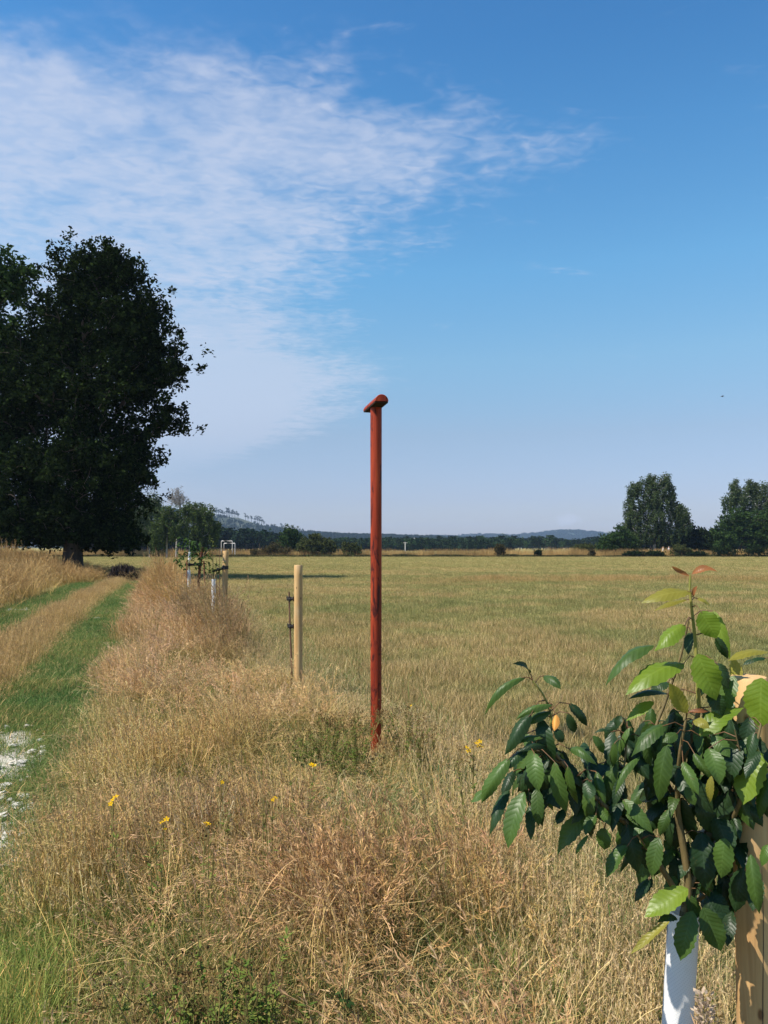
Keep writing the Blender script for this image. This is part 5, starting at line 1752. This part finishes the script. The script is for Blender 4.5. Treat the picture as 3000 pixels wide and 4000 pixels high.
wort(840, 3880, 2.05, None, 'low leafy green herb in the lowest foreground', 1, 0.12, 1000, 80, 17, 12, GH)
wort(1340, 3790, 2.1, None, 'small upright dark bluish green shoot alone in the foreground grass', 1, 0.015, 130, 0, 18, 3, GH, leafmat='oak_leaf2')
wort(600, 2370, 11.5, None, 'small dark leafed weed on the pale grass slope by the track', 1, 0.09, 90, 90, 19, 6, GH)
wort(800, 2300, 13.0, None, 'dark seeded weed tangled round the white guard', 1, 0.16, 400, 600, 20, 12, GH)
wort(900, 2390, 12.2, None, 'dark weed clump at the foot of the strapped stake', 1, 0.18, 700, 700, 21, 14, GH)

# pale dry flower head beside the guard
p = at(2748, 3880, 1.80)
fl = thing('dry_flower', 'pale pinkish dried flower spike beside the white guard', 'flower', (p.x, 1.80, 0))
rr_ = np.random.default_rng(5)
mb = MB(); mb.tube([(0, 0, 0), (0.004, 0, p.z * 0.6), (0, 0, p.z)], [0.002, 0.0017, 0.0012], 4); mb.build('stem', M['wort_stem'], fl)
mb = MB()
for i in range(150):
    t = rr_.random()
    c = np.array([rr_.normal() * 0.009, rr_.normal() * 0.009, p.z - t * 0.085])
    d = unit(np.array([c[0] * 60, c[1] * 60, 0.5 + rr_.normal() * 0.3])); s_ = unit(np.cross(d, rr_.normal(size=3)))
    l = 0.013
    mb.add([c, c + d * l * 0.5 + s_ * l * 0.3, c + d * l, c + d * l * 0.5 - s_ * l * 0.3], [(0, 1, 2, 3)])
mb.build('blossom', M['palehead'], fl)

# blue green tuft on the verge crest
rr_ = np.random.default_rng(66)
for x, y, D, h, lab in ((690, 2680, 8.6, 0.42, 'blue green grass tuft among the pale verge grass'), (1010, 2560, 9.6, 0.34, 'dark green grass tuft between verge and meadow'), (1780, 2960, 5.0, 0.34, 'grey green grass tuft in the meadow edge near the red pole'), (1950, 2900, 5.2, 0.26, 'low green tuft beside the twin yellow blooms')):
    p = at(x, y, D)
    t_ = thing('grass_tuft', lab, 'grass tuft', (p.x, D, 0), 0, 'green grass tufts')
    mb = MB()
    for i in range(90):
        b = (rr_.normal() * 0.09, rr_.normal() * 0.09, 0)
        blade(mb, rr_, b, h * rr_.uniform(0.6, 1.15), 0.005, rr_.uniform(0.1, 0.7), rr_.uniform(0, 6.28), 0, 5, 0.3)
    mb.build('blades', M['wort_leaf'] if D > 9 else foliage_mat('blue_green_blade', [(0.0, (0.07, 0.13, 0.05)), (1.0, (0.13, 0.20, 0.09))], 0.3), t_)

# ------------------------------------------------------------------ foreground: stake, guard, young cherry
S3, s3r = stake(2925, 2642, 1.98, 138, 'thick wooden stake close behind the leafy young cherry', (0.0, 0.0), 9)
# a drying crack down the sunny face
mb = MB()
pts = []
for i in range(14):
    z = 0.05 + i * 0.062
    ang = math.radians(-97 + 3 * math.sin(i * 0.7) + i * 0.5)
    pts.append(((s3r + 0.0002) * math.cos(ang), (s3r + 0.0002) * math.sin(ang), z))
mb.ribbon(pts, [0.0006] + [0.0022] * 12 + [0.0006], (1, 0, 0))
mb.build('crack', M['bark'], S3)

CD = 1.98
gb, gt = at(2646, 4000, CD), at(2672, 3560, CD)
dv = (gt - gb) / (gt.z - gb.z)
g0 = gb - dv * gb.z
guard_tube(tuple(g0), tuple(gt), 0.036, 0.036, 'tree_guard', 'white perforated plastic guard round the young cherry in the foreground', 'white tree guards')
cherry = thing('young_cherry', 'leafy young cherry tree with glossy drooping leaves in the foreground', 'sapling', tuple(g0))


def w(x, y, d=0.0):
    return np.array(at(x, y, CD + d))


BR = {}


def branch(pts, r0, r1, mat='cherrybark', name='branch'):
    P = np.array([w(*p) for p in pts])
    # smooth
    t = np.linspace(0, len(P) - 1, 4 * len(P))
    i = np.clip(t.astype(int), 0, len(P) - 2); f = (t - i)[:, None]
    Pm = np.concatenate([2 * P[:1] - P[1:2], P, 2 * P[-1:] - P[-2:-1]])
    a, b, c, d = Pm[i], Pm[i + 1], Pm[i + 2], Pm[i + 3]
    Q = 0.5 * ((2 * b) + (-a + c) * f + (2 * a - 5 * b + 4 * c - d) * f ** 2 + (-a + 3 * b - 3 * c + d) * f ** 3)
    mb = MB(); mb.tube(Q - np.array(g0), np.linspace(r0, r1, len(Q)), 8)
    mb.build(name, M[mat], cherry, True)
    BR.setdefault('all', []).append(Q)
    return Q


mb = MB(); mb.tube([(0, 0, 0), tuple((np.array(gt) - np.array(g0)) * 0.5), tuple(np.array(gt) - np.array(g0))], [0.013, 0.012, 0.011], 8)
mb.build('trunk', M['cherrybark'], cherry, True)
branch([(2672, 3560), (2690, 3470), (2668, 3300), (2645, 3150), (2662, 2990), (2712, 2850), (2730, 2765)], 0.0105, 0.006)
branch([(2730, 2765), (2724, 2640), (2716, 2505), (2702, 2375), (2695, 2300), (2697, 2246)], 0.0058, 0.0026, 'greenstem', 'shoot')
branch([(2645, 3150, 0.0), (2650, 3000, -0.04), (2664, 2890, -0.07), (2680, 2810, -0.08)], 0.006, 0.0032, 'cherrybark')
branch([(2676, 3540), (2590, 3400, -0.02), (2500, 3259, -0.04), (2399, 3180, -0.06), (2290, 3080, -0.07), (2200, 2985, -0.08), (2150, 2920, -0.09)], 0.008, 0.0045)
branch([(2150, 2920, -0.09), (2152, 2800, -0.08), (2125, 2720, -0.08), (2080, 2658, -0.08)], 0.0035, 0.002, 'greenstem', 'shoot')
branch([(2399, 3180, -0.06), (2420, 3080, -0.05), (2440, 2980, -0.03), (2450, 2850, -0.02)], 0.0042, 0.002)
branch([(2200, 2985, -0.08), (2100, 2935, -0.10), (2060, 2925, -0.12)], 0.0035, 0.002)
branch([(2690, 3470), (2740, 3370, 0.02), (2827, 3259, 0.0), (2888, 3140, -0.06), (2925, 3010, -0.1), (2950, 2925, -0.12), (2973, 2830, -0.12)], 0.008, 0.003)
branch([(2827, 3259, 0.0), (2900, 3210, -0.03), (2985, 3160, -0.04), (3080, 3060, -0.05)], 0.005, 0.003)
branch([(2680, 3000, 0.02), (2760, 2900, 0.06), (2800, 2820, 0.08)], 0.005, 0.002)
branch([(2640, 3120, 0.05), (2580, 3000, 0.10), (2560, 2860, 0.12), (2600, 2740, 0.12), (2660, 2560, 0.1), (2690, 2420, 0.08)], 0.006, 0.0024)
branch([(2720, 3520, 0.05), (2850, 3430, 0.03), (2930, 3340, 0.0), (2995, 3260, -0.02)], 0.006, 0.002)
branch([(2888, 3140, -0.06), (2850, 3000, 0.03), (2860, 2880, 0.06)], 0.004, 0.002)
branch([(2860, 2880, 0.06), (2885, 2770, 0.03), (2905, 2690, 0.0)], 0.0025, 0.0015)
branch([(2925, 3010, -0.1), (2890, 2930, -0.13), (2870, 2850, -0.14)], 0.0025, 0.0015)
branch([(2700, 3350, 0.04), (2780, 3200, 0.08), (2825, 3020, 0.1), (2800, 2880, 0.1)], 0.006, 0.002)
branch([(2200, 2985, -0.08), (2130, 3010, -0.04), (2060, 3030, -0.05)], 0.003, 0.0018)
branch([(2590, 3400, -0.02), (2540, 3330, -0.08), (2480, 3250, -0.12)], 0.004, 0.002)
branch([(3040, 2800, 0.02), (3030, 2650, 0.0), (3010, 2530, -0.02)], 0.005, 0.0025, 'greenstem', 'shoot')
ALLB = np.concatenate(BR['all'])

# leaves, most of them read off the photograph: base x, y, tip x, y, width, colour, depth offset, arch, fold, curl, petiole
LV = [
    (2692, 2250, 2623, 2211, 22, 'r', 0.0, -0.10, 0.5, 0.2), (2703, 2242, 2804, 2234, 46, 'r', 0.0, 0.16, 0.35, 0.2), (2699, 2312, 2503, 2357, 66, 'y', -0.02, 0.10, -0.2, 0),
    (2684, 2342, 2553, 2388, 28, 'y', 0.02, 0.08, -0.3, 0), (2709, 2330, 2724, 2288, 24, 'r', 0.0, 0.05, 0.4, 0.2), (2722, 2338, 2781, 2372, 28, 'y', 0.03, 0.15, -0.2, 0),
    (2785, 2386, 2853, 2576, 50, 'b', 0.05, 0.10, -0.25, 0), (2862, 2572, 2895, 2694, 48, 'y', 0.04, 0.05, -0.2, 0), (2798, 2488, 2844, 2574, 44, 'd', -0.02, 0.05, -0.2, 0),
    (2738, 2388, 2800, 2494, 86, 'b', -0.05, 0.05, 0.10, 0), (2676, 2441, 2555, 2545, 74, 'b', -0.06, 0.14, -0.35, -0.2), (2553, 2521, 2365, 2680, 88, 'm', -0.04, 0.16, -0.25, 0),
    (2671, 2593, 2443, 2716, 96, 'b', -0.05, 0.14, -0.25, 0), (2726, 2555, 2798, 2737, 104, 'b', -0.08, 0.05, 0.12, 0), (3010, 2545, 2842, 2583, 44, 'y', -0.06, 0.10, -0.2, 0),
    (2975, 2648, 2971, 2845, 118, 'b', -0.10, 0.04, 0.10, 0), (2682, 2787, 2612, 2668, 56, 'y', -0.09, -0.05, 0.3, 0), (2686, 2785, 2768, 2779, 22, 'r', -0.08, 0.1, 0.4, 0),
    (2709, 2813, 2773, 2846, 40, 'y', -0.09, 0.2, -0.2, 0), (2733, 2874, 2907, 2765, 84, 'b', -0.08, 0.10, 0.15, 0), (2553, 2741, 2446, 2817, 50, 'b', -0.03, 0.08, -0.1, 0),
    (2612, 2665, 2540, 2706, 60, 'd', 0.05, 0.1, -0.2, 0), (2608, 2711, 2452, 2732, 38, 'd', 0.03, 0.12, -0.3, 0), (2957, 2925, 2903, 3145, 116, 'b', -0.12, 0.03, 0.08, 0),
    (2870, 2680, 2840, 2790, 70, 'm', 0.02, 0.05, 0.1, 0), (2700, 2470, 2690, 2560, 50, 'd', 0.05, 0.05, 0.1, 0), (2790, 2640, 2740, 2720, 60, 'd', 0.08, 0.1, -0.1, 0),
    # left arm
    (2070, 2630, 2003, 2592, 36, 'd', -0.08, 0.05, 0.4, 0.3), (2053, 2645, 1893, 2797, 46, 'm', -0.08, 0.20, -0.4, -0.3), (2125, 2639, 2192, 2693, 50, 'm', -0.06, 0.2, -0.3, -0.2),
    (2158, 2752, 2015, 2812, 40, 'm', -0.10, 0.18, -0.4, -0.2), (2074, 2790, 1971, 2951, 66, 'd', -0.13, 0.14, -0.3, 0), (2150, 2778, 2060, 2832, 50, 'm', -0.10, 0.12, -0.2, 0),
    (2222, 2748, 2294, 2837, 48, 'd', -0.04, 0.16, -0.3, 0), (2222, 2786, 2247, 2862, 44, 'd', -0.10, 0.05, 0.1, 0), (2171, 2790, 2165, 2856, 34, 'o', -0.14, 0.1, -0.6, -0.5),
    (2120, 2883, 2000, 2920, 34, 'm', -0.13, 0.15, -0.3, 0), (2137, 2917, 2019, 2938, 34, 'd', -0.12, 0.15, -0.3, 0), (1990, 2960, 1880, 3140, 66, 'm', -0.15, 0.08, -0.1, 0),
    (1893, 3090, 1838, 3134, 40, 'm', -0.12, 0.0, 0.1, 0), (2087, 2942, 2104, 3094, 76, 'm', -0.17, 0.08, 0.1, 0), (2095, 3077, 2104, 3229, 58, 'm', -0.13, 0.03, 0.15, 0),
    (2049, 3094, 1984, 3316, 84, 'm', -0.17, 0.05, 0.15, 0), (2070, 3145, 2074, 3286, 44, 'd', -0.10, 0.03, 0.2, 0), (2167, 2976, 2214, 3175, 68, 'm', -0.17, 0.05, 0.2, 0),
    (2218, 2993, 2258, 3141, 46, 'm', -0.14, 0.07, -0.3, 0), (2302, 3048, 2298, 3143, 58, 'd', -0.14, 0.04, 0.1, 0), (2328, 3014, 2365, 3141, 44, 'm', -0.12, 0.08, -0.3, 0),
    (2349, 3149, 2382, 3225, 44, 'm', -0.10, 0.05, 0.1, 0), (2328, 3183, 2285, 3263, 52, 'm', -0.12, 0.05, 0.1, 0), (2361, 3234, 2361, 3320, 72, 'm', -0.10, 0.03, 0.1, 0),
    (2298, 3263, 2247, 3341, 24, 'm', -0.08, 0.1, -0.2, 0), (2121, 3014, 2188, 3162, 110, 'd', -0.05, 0.03, 0.1, 0), (2319, 3141, 2230, 3221, 50, 'd', -0.05, 0.1, -0.2, 0),
    (2201, 3158, 2176, 3221, 44, 'd', -0.06, 0.05, 0.1, 0), (1990, 3086, 1910, 3270, 54, 'd', -0.12, 0.10, -0.3, 0), (2315, 2875, 2357, 2942, 46, 'm', -0.08, 0.1, -0.2, 0),
    (2458, 2841, 2416, 2951, 50, 'm', -0.04, 0.08, -0.3, 0), (2425, 2795, 2408, 2841, 38, 'd', -0.03, 0.05, 0.1, 0), (2387, 2860, 2319, 2866, 20, 'd', -0.05, 0.2, -0.3, 0),
    (2403, 2900, 2391, 2997, 46, 'm', -0.08, 0.08, -0.2, 0), (2222, 2925, 2334, 2990, 44, 'm', -0.14, 0.25, -0.3, 0), (2500, 2955, 2403, 3106, 40, 'm', -0.10, 0.14, -0.5, -0.3),
    (2060, 2925, 1975, 3010, 48, 'd', -0.12, 0.15, -0.3, 0), (2240, 3060, 2250, 3190, 56, 'd', -0.06, 0.05, 0.1, 0), (2160, 2850, 2200, 2900, 50, 'd', -0.10, 0.05, 0.1, 0),
    (2350, 3060, 2420, 3170, 50, 'd', -0.04, 0.05, 0.1, 0), (2010, 3010, 1960, 3120, 50, 'd', -0.09, 0.1, -0.2, 0), (2280, 2900, 2290, 3000, 50, 'd', -0.05, 0.1, -0.2, 0),
    # middle
    (2599, 2833, 2465, 2958, 80, 'm', -0.09, 0.15, -0.25, 0), (2465, 2840, 2414, 2952, 46, 'm', -0.03, 0.08, -0.3, 0), (2646, 2865, 2588, 2901, 50, 'm', -0.10, 0.1, -0.1, 0),
    (2606, 2912, 2574, 3135, 84, 'm', -0.14, 0.05, 0.15, 0), (2668, 2974, 2729, 3107, 52, 'm', -0.13, 0.06, -0.2, 0), (2675, 3075, 2715, 3146, 52, 'm', -0.12, 0.05, 0.1, 0),
    (2711, 2941, 2776, 3046, 46, 'm', -0.12, 0.12, -0.3, 0), (2769, 2923, 2809, 3068, 84, 'm', -0.13, 0.06, 0.1, 0), (2783, 2872, 2852, 2959, 68, 'm', -0.10, 0.10, -0.2, 0),
    (2780, 3031, 2773, 3138, 30, 'y', -0.15, 0.12, -0.2, 0), (2613, 3162, 2577, 3267, 46, 'm', -0.10, 0.06, -0.2, 0), (2574, 3270, 2545, 3424, 70, 'm', -0.13, 0.06, 0.2, 0),
    (2541, 3209, 2472, 3267, 44, 'm', -0.11, 0.05, 0.1, 0), (2447, 3162, 2494, 3227, 44, 'm', -0.08, 0.05, 0.1, 0), (2519, 3267, 2523, 3317, 44, 'm', -0.10, 0.05, 0.1, 0),
    (2451, 3304, 2369, 3430, 62, 'm', -0.12, 0.08, 0.15, 0), (2494, 3313, 2422, 3410, 34, 'd', -0.07, 0.1, -0.3, 0), (2687, 3472, 2516, 3585, 82, 'b', -0.14, 0.04, 0.2, 0),
    (2537, 3434, 2480, 3525, 46, 'd', -0.10, 0.08, -0.2, 0), (2545, 3430, 2486, 3500, 50, 'd', -0.06, 0.05, 0.1, 0), (2706, 3559, 2658, 3754, 94, 'm', -0.12, 0.03, 0.2, 0),
    (2745, 3545, 2817, 3716, 104, 'm', -0.10, 0.03, 0.12, 0), (2832, 3275, 2817, 3431, 88, 'm', -0.13, 0.04, 0.12, 0), (2933, 3338, 2967, 3571, 64, 'm', -0.16, 0.08, -0.3, 0),
    (3000, 3300, 2975, 3385, 50, 'm', -0.14, 0.05, 0.1, 0), (2740, 3250, 2760, 3480, 120, 'd', -0.02, 0.05, 0.1, 0), (2800, 3180, 2860, 3350, 100, 'd', -0.02, 0.05, 0.1, 0),
    (2900, 3390, 2872, 3565, 90, 'd', -0.10, 0.06, 0.1, 0), (2960, 3420, 2940, 3560, 80, 'd', -0.08, 0.06, 0.1, 0), (2620, 3593, 2462, 3728, 32, 'y', -0.10, 0.02, 0.3, 0),
    (2645, 3588, 2565, 3605, 44, 'd', -0.12, 0.15, -0.2, 0), (2760, 3500, 2850, 3680, 90, 'd', -0.04, 0.05, 0.1, 0), (2830, 2790, 2900, 2900, 80, 'd', 0.06, 0.08, 0.0, 0),
    (2890, 2860, 2960, 3010, 80, 'd', 0.0, 0.06, 0.1, 0), (2720, 3120, 2790, 3260, 90, 'd', 0.0, 0.06, 0.1, 0), (2650, 3180, 2640, 3320, 70, 'd', 0.03, 0.06, 0.1, 0),
    (2910, 3120, 2980, 3230, 60, 'd', -0.05, 0.1, -0.2, 0), (2710, 3330, 2650, 3440, 60, 'd', 0.02, 0.08, -0.1, 0), (2780, 3480, 2840, 3600, 70, 'd', -0.03, 0.08, -0.1, 0),
    (2800, 2590, 2850, 2692, 64, 'd', -0.06, 0.08, -0.2, 0), (2866, 2640, 2832, 2790, 84, 'm', -0.05, 0.05, 0.1, 0), (2770, 2690, 2826, 2800, 70, 'd', -0.07, 0.06, 0.1, 0),  # dark leaves in this and the next row added to shade the stake
    (2880, 2900, 2850, 3060, 84, 'd', -0.11, 0.06, 0.1, 0), (2930, 2800, 2900, 2960, 70, 'd', -0.09, 0.06, 0.1, 0),
    (2860, 2960, 2830, 3100, 80, 'd', -0.03, 0.06, 0.1, 0), (2990, 2570, 2900, 2600, 40, 'd', 0.03, 0.1, -0.3, 0), (2860, 3560, 2840, 3700, 60, 'd', -0.06, 0.06, 0.1, 0),
]
rl = np.random.default_rng(99)
CAMV = np.array([0, 0, EYE])


def put_leaf(b, t, wid, col, arch, fold, curl, r):
    # leaf faces: half towards the open side, half up, a little chance
    mid = (b + t) / 2
    view = unit(CAMV - mid)
    nrm = unit(view * r.uniform(0.6, 1.0) + np.array([0, 0, 0.75]) + np.array([-0.25, 0, 0]) + r.normal(size=3) * 0.16)
    d = np.linalg.norm(ALLB - b, axis=1)
    j = int(np.argmin(d))
    at_ = ALLB[j] if d[j] < 0.075 else None
    if at_ is not None and d[j] < 0.006:
        at_ = None
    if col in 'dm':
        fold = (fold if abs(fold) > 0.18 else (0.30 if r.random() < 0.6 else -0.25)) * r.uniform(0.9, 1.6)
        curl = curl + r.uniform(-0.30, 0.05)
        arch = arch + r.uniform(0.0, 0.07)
    return leaf_obj(b, t, wid, nrm, arch, fold, LEAF[col], cherry, at_, False, curl, r.normal() * 0.55, 0.07)


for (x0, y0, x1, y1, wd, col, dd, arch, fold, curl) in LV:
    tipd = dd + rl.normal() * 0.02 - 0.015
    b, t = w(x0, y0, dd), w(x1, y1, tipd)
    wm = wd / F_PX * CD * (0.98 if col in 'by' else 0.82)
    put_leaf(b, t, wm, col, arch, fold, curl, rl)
# leaves deeper in the crown, hung from the branches
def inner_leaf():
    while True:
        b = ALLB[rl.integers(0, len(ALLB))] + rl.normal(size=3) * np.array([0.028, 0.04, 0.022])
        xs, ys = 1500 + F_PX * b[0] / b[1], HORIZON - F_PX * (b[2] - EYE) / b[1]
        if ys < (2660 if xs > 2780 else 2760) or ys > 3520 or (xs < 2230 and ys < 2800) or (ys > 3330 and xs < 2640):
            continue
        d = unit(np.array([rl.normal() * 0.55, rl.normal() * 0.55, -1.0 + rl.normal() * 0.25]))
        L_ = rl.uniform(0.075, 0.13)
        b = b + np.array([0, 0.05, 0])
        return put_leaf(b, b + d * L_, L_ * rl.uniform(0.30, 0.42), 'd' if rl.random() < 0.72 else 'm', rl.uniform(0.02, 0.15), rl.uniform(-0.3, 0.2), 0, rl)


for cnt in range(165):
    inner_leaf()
# past three hundred leaves the small inner ones are one part
extra = [inner_leaf() for cnt in range(110)]
keep_me = []
for mat_i, key in enumerate(('d', 'm')):
    V_, F_, U_, off = [], [], [], 0
    for o in extra:
        me = o.data
        if me.materials[0] != LEAF[key]:
            continue
        co = np.zeros(len(me.vertices) * 3, dtype=np.float32); me.vertices.foreach_get('co', co)
        co = co.reshape(-1, 3)
        uvv = np.zeros(len(me.loops) * 2, dtype=np.float32); me.uv_layers[0].data.foreach_get('uv', uvv)
        lv = np.zeros(len(me.loops), dtype=np.int32); me.loops.foreach_get('vertex_index', lv)
        V_.append(co); F_.append(lv.reshape(-1, 4) + off); U_.append(uvv); off += len(co)
    jm = mesh_np('inner_leaves', np.concatenate(V_), [np.concatenate(F_)], [LEAF[key]], [0], True)
    jm.uv_layers.new(name='UVMap').data.foreach_set('uv', np.concatenate(U_))
    tag(obj('inner_leaves', jm, cherry), kind='stuff')
for o in extra:
    me = o.data
    bpy.data.objects.remove(o); bpy.data.meshes.remove(me)

# ------------------------------------------------------------------ people, poles, bird
def skin_mesh(name, verts, edges, radii, mat, parent, root_i=0, sub=1):
    me = bpy.data.meshes.new(name)
    me.from_pydata(verts, edges, [])
    me.materials.append(mat)
    o = obj(name, me, parent)
    md = o.modifiers.new('Skin', 'SKIN')
    sv = me.skin_vertices[0].data
    for i, rr_ in enumerate(radii):
        sv[i].radius = (rr_, rr_) if not isinstance(rr_, tuple) else rr_
    sv[root_i].use_root = True
    md.use_smooth_shade = True
    s = o.modifiers.new('Subsurf', 'SUBSURF'); s.levels = sub; s.render_levels = sub
    return o


def person(x, D, rz, h, label, shirt, long_sleeve, hair=True, arm=0):
    root = thing('person', label, 'person', (gx(x, D), D, 0), rz, 'two people on the path beyond the meadow')
    k = h / 1.75
    V = [(0, 0, 0.95), (0, 0, 1.12), (0, 0, 1.36), (0, 0, 1.50), (0, -0.02, 1.60), (0, -0.015, 1.70),
         (0.10, 0, 0.90), (0.12, 0.05, 0.50), (0.12, -0.02, 0.09), (0.13, 0.13, 0.04),
         (-0.10, 0, 0.90), (-0.12, -0.10, 0.50), (-0.12, -0.24, 0.12), (-0.13, -0.13, 0.05),
         (0.17, 0, 1.40), (0.23, -0.03, 1.14), (0.22, 0.12, 0.92), (0.22, 0.17, 0.84),
         (-0.17, 0, 1.40), (-0.23, 0.02, 1.14), (-0.22, 0.14 if not arm else 0.24, 0.94 if not arm else 1.10), (-0.21, 0.20 if not arm else 0.30, 0.88 if not arm else 1.14)]
    V = [(a * k, b * k, c * k) for a, b, c in V]
    E = [(0, 1), (1, 2), (2, 3), (3, 4), (4, 5), (0, 6), (6, 7), (7, 8), (8, 9), (0, 10), (10, 11), (11, 12), (12, 13), (2, 14), (14, 15), (15, 16), (16, 17), (2, 18), (18, 19), (19, 20), (20, 21)]
    R = [0.14, 0.13, 0.14, 0.055, 0.085, 0.07, 0.085, 0.06, 0.042, 0.035, 0.085, 0.06, 0.042, 0.035, 0.055, 0.042, 0.033, 0.032, 0.055, 0.042, 0.033, 0.032]
    skin_mesh('body', V, E, [r_ * k for r_ in R], M['skin'], root)
    sV = [V[i] for i in (0, 1, 2, 14, 15, 18, 19)] + ([V[16], V[20]] if long_sleeve else [])
    sE = [(0, 1), (1, 2), (2, 3), (3, 4), (2, 5), (5, 6)] + ([(4, 7), (6, 8)] if long_sleeve else [])
    skin_mesh('shirt', sV, sE, [r_ * k for r_ in [0.165, 0.155, 0.165, 0.075, 0.062, 0.075, 0.062] + ([0.048, 0.048] if long_sleeve else [])], shirt, root)
    tV = [V[i] for i in (0, 6, 7, 8, 10, 11, 12)]
    skin_mesh('trousers', tV, [(0, 1), (1, 2), (2, 3), (0, 4), (4, 5), (5, 6)], [r_ * k for r_ in [0.155, 0.10, 0.075, 0.058, 0.10, 0.075, 0.058]], M['trouser'], root)
    skin_mesh('hair', [(0, -0.045 * k, 1.60 * k), (0, -0.03 * k, 1.715 * k)], [(0, 1)], [0.085 * k, 0.072 * k], M['hair'], root)
    return root


person(2590, 131.5, math.radians(70), 1.76, 'person in a white shirt walking behind the low brambles', M['shirt_white'], True)
person(2612, 133.0, math.radians(100), 1.80, 'person in a grey top and brown trousers beside the one in white', M['shirt_grey'], False, arm=1)

for x, yt, D, lab in ((1583, 2117, 250, 'short pale concrete post in front of the young plantation'), (1620, 2100, 340, 'taller pale mast rising above the young plantation')):
    p = at(x, yt, D)
    pr = thing('post', lab, 'post', (p.x, D, 0), 0, 'pale posts before the far wood')
    mb = MB(); mb.tube([(0, 0, 0), (0, 0, p.z - 0.25), (0, 0, p.z)], [0.17, 0.15, 0.11], 8); mb.build('shaft', M['concrete'], pr, True)
    mb = MB(); mb.box((-0.7, -0.06, p.z - 0.35), (0.7, 0.06, p.z - 0.2)); mb.build('crossarm', M['concrete'], pr)

bp = at(2822, 1549, 140)
bd = thing('bird', 'tiny dark bird flying high over the birches', 'bird', tuple(bp))
mb = MB(); mb.tube([(-0.24, 0, 0), (-0.12, 0, 0.01), (0.05, 0, 0.02), (0.18, 0, 0.03), (0.25, 0, 0.02)], [0.02, 0.06, 0.075, 0.05, 0.01], 8)
mb.build('body', M['bird'], bd, True)
for s in (-1, 1):
    mb = MB()
    mb.add([(0.10, 0, 0.04), (-0.08, 0, 0.04), (-0.10, s * 0.28, 0.14), (0.10, s * 0.26, 0.15), (-0.12, s * 0.55, 0.08), (0.0, s * 0.52, 0.10),
            (0.10, 0, 0.055), (-0.08, 0, 0.05), (-0.10, s * 0.28, 0.15), (0.10, s * 0.26, 0.165)],
           [(0, 1, 2, 3), (3, 2, 4, 5), (6, 9, 8, 7)])
    mb.build('wing', M['bird'], bd)
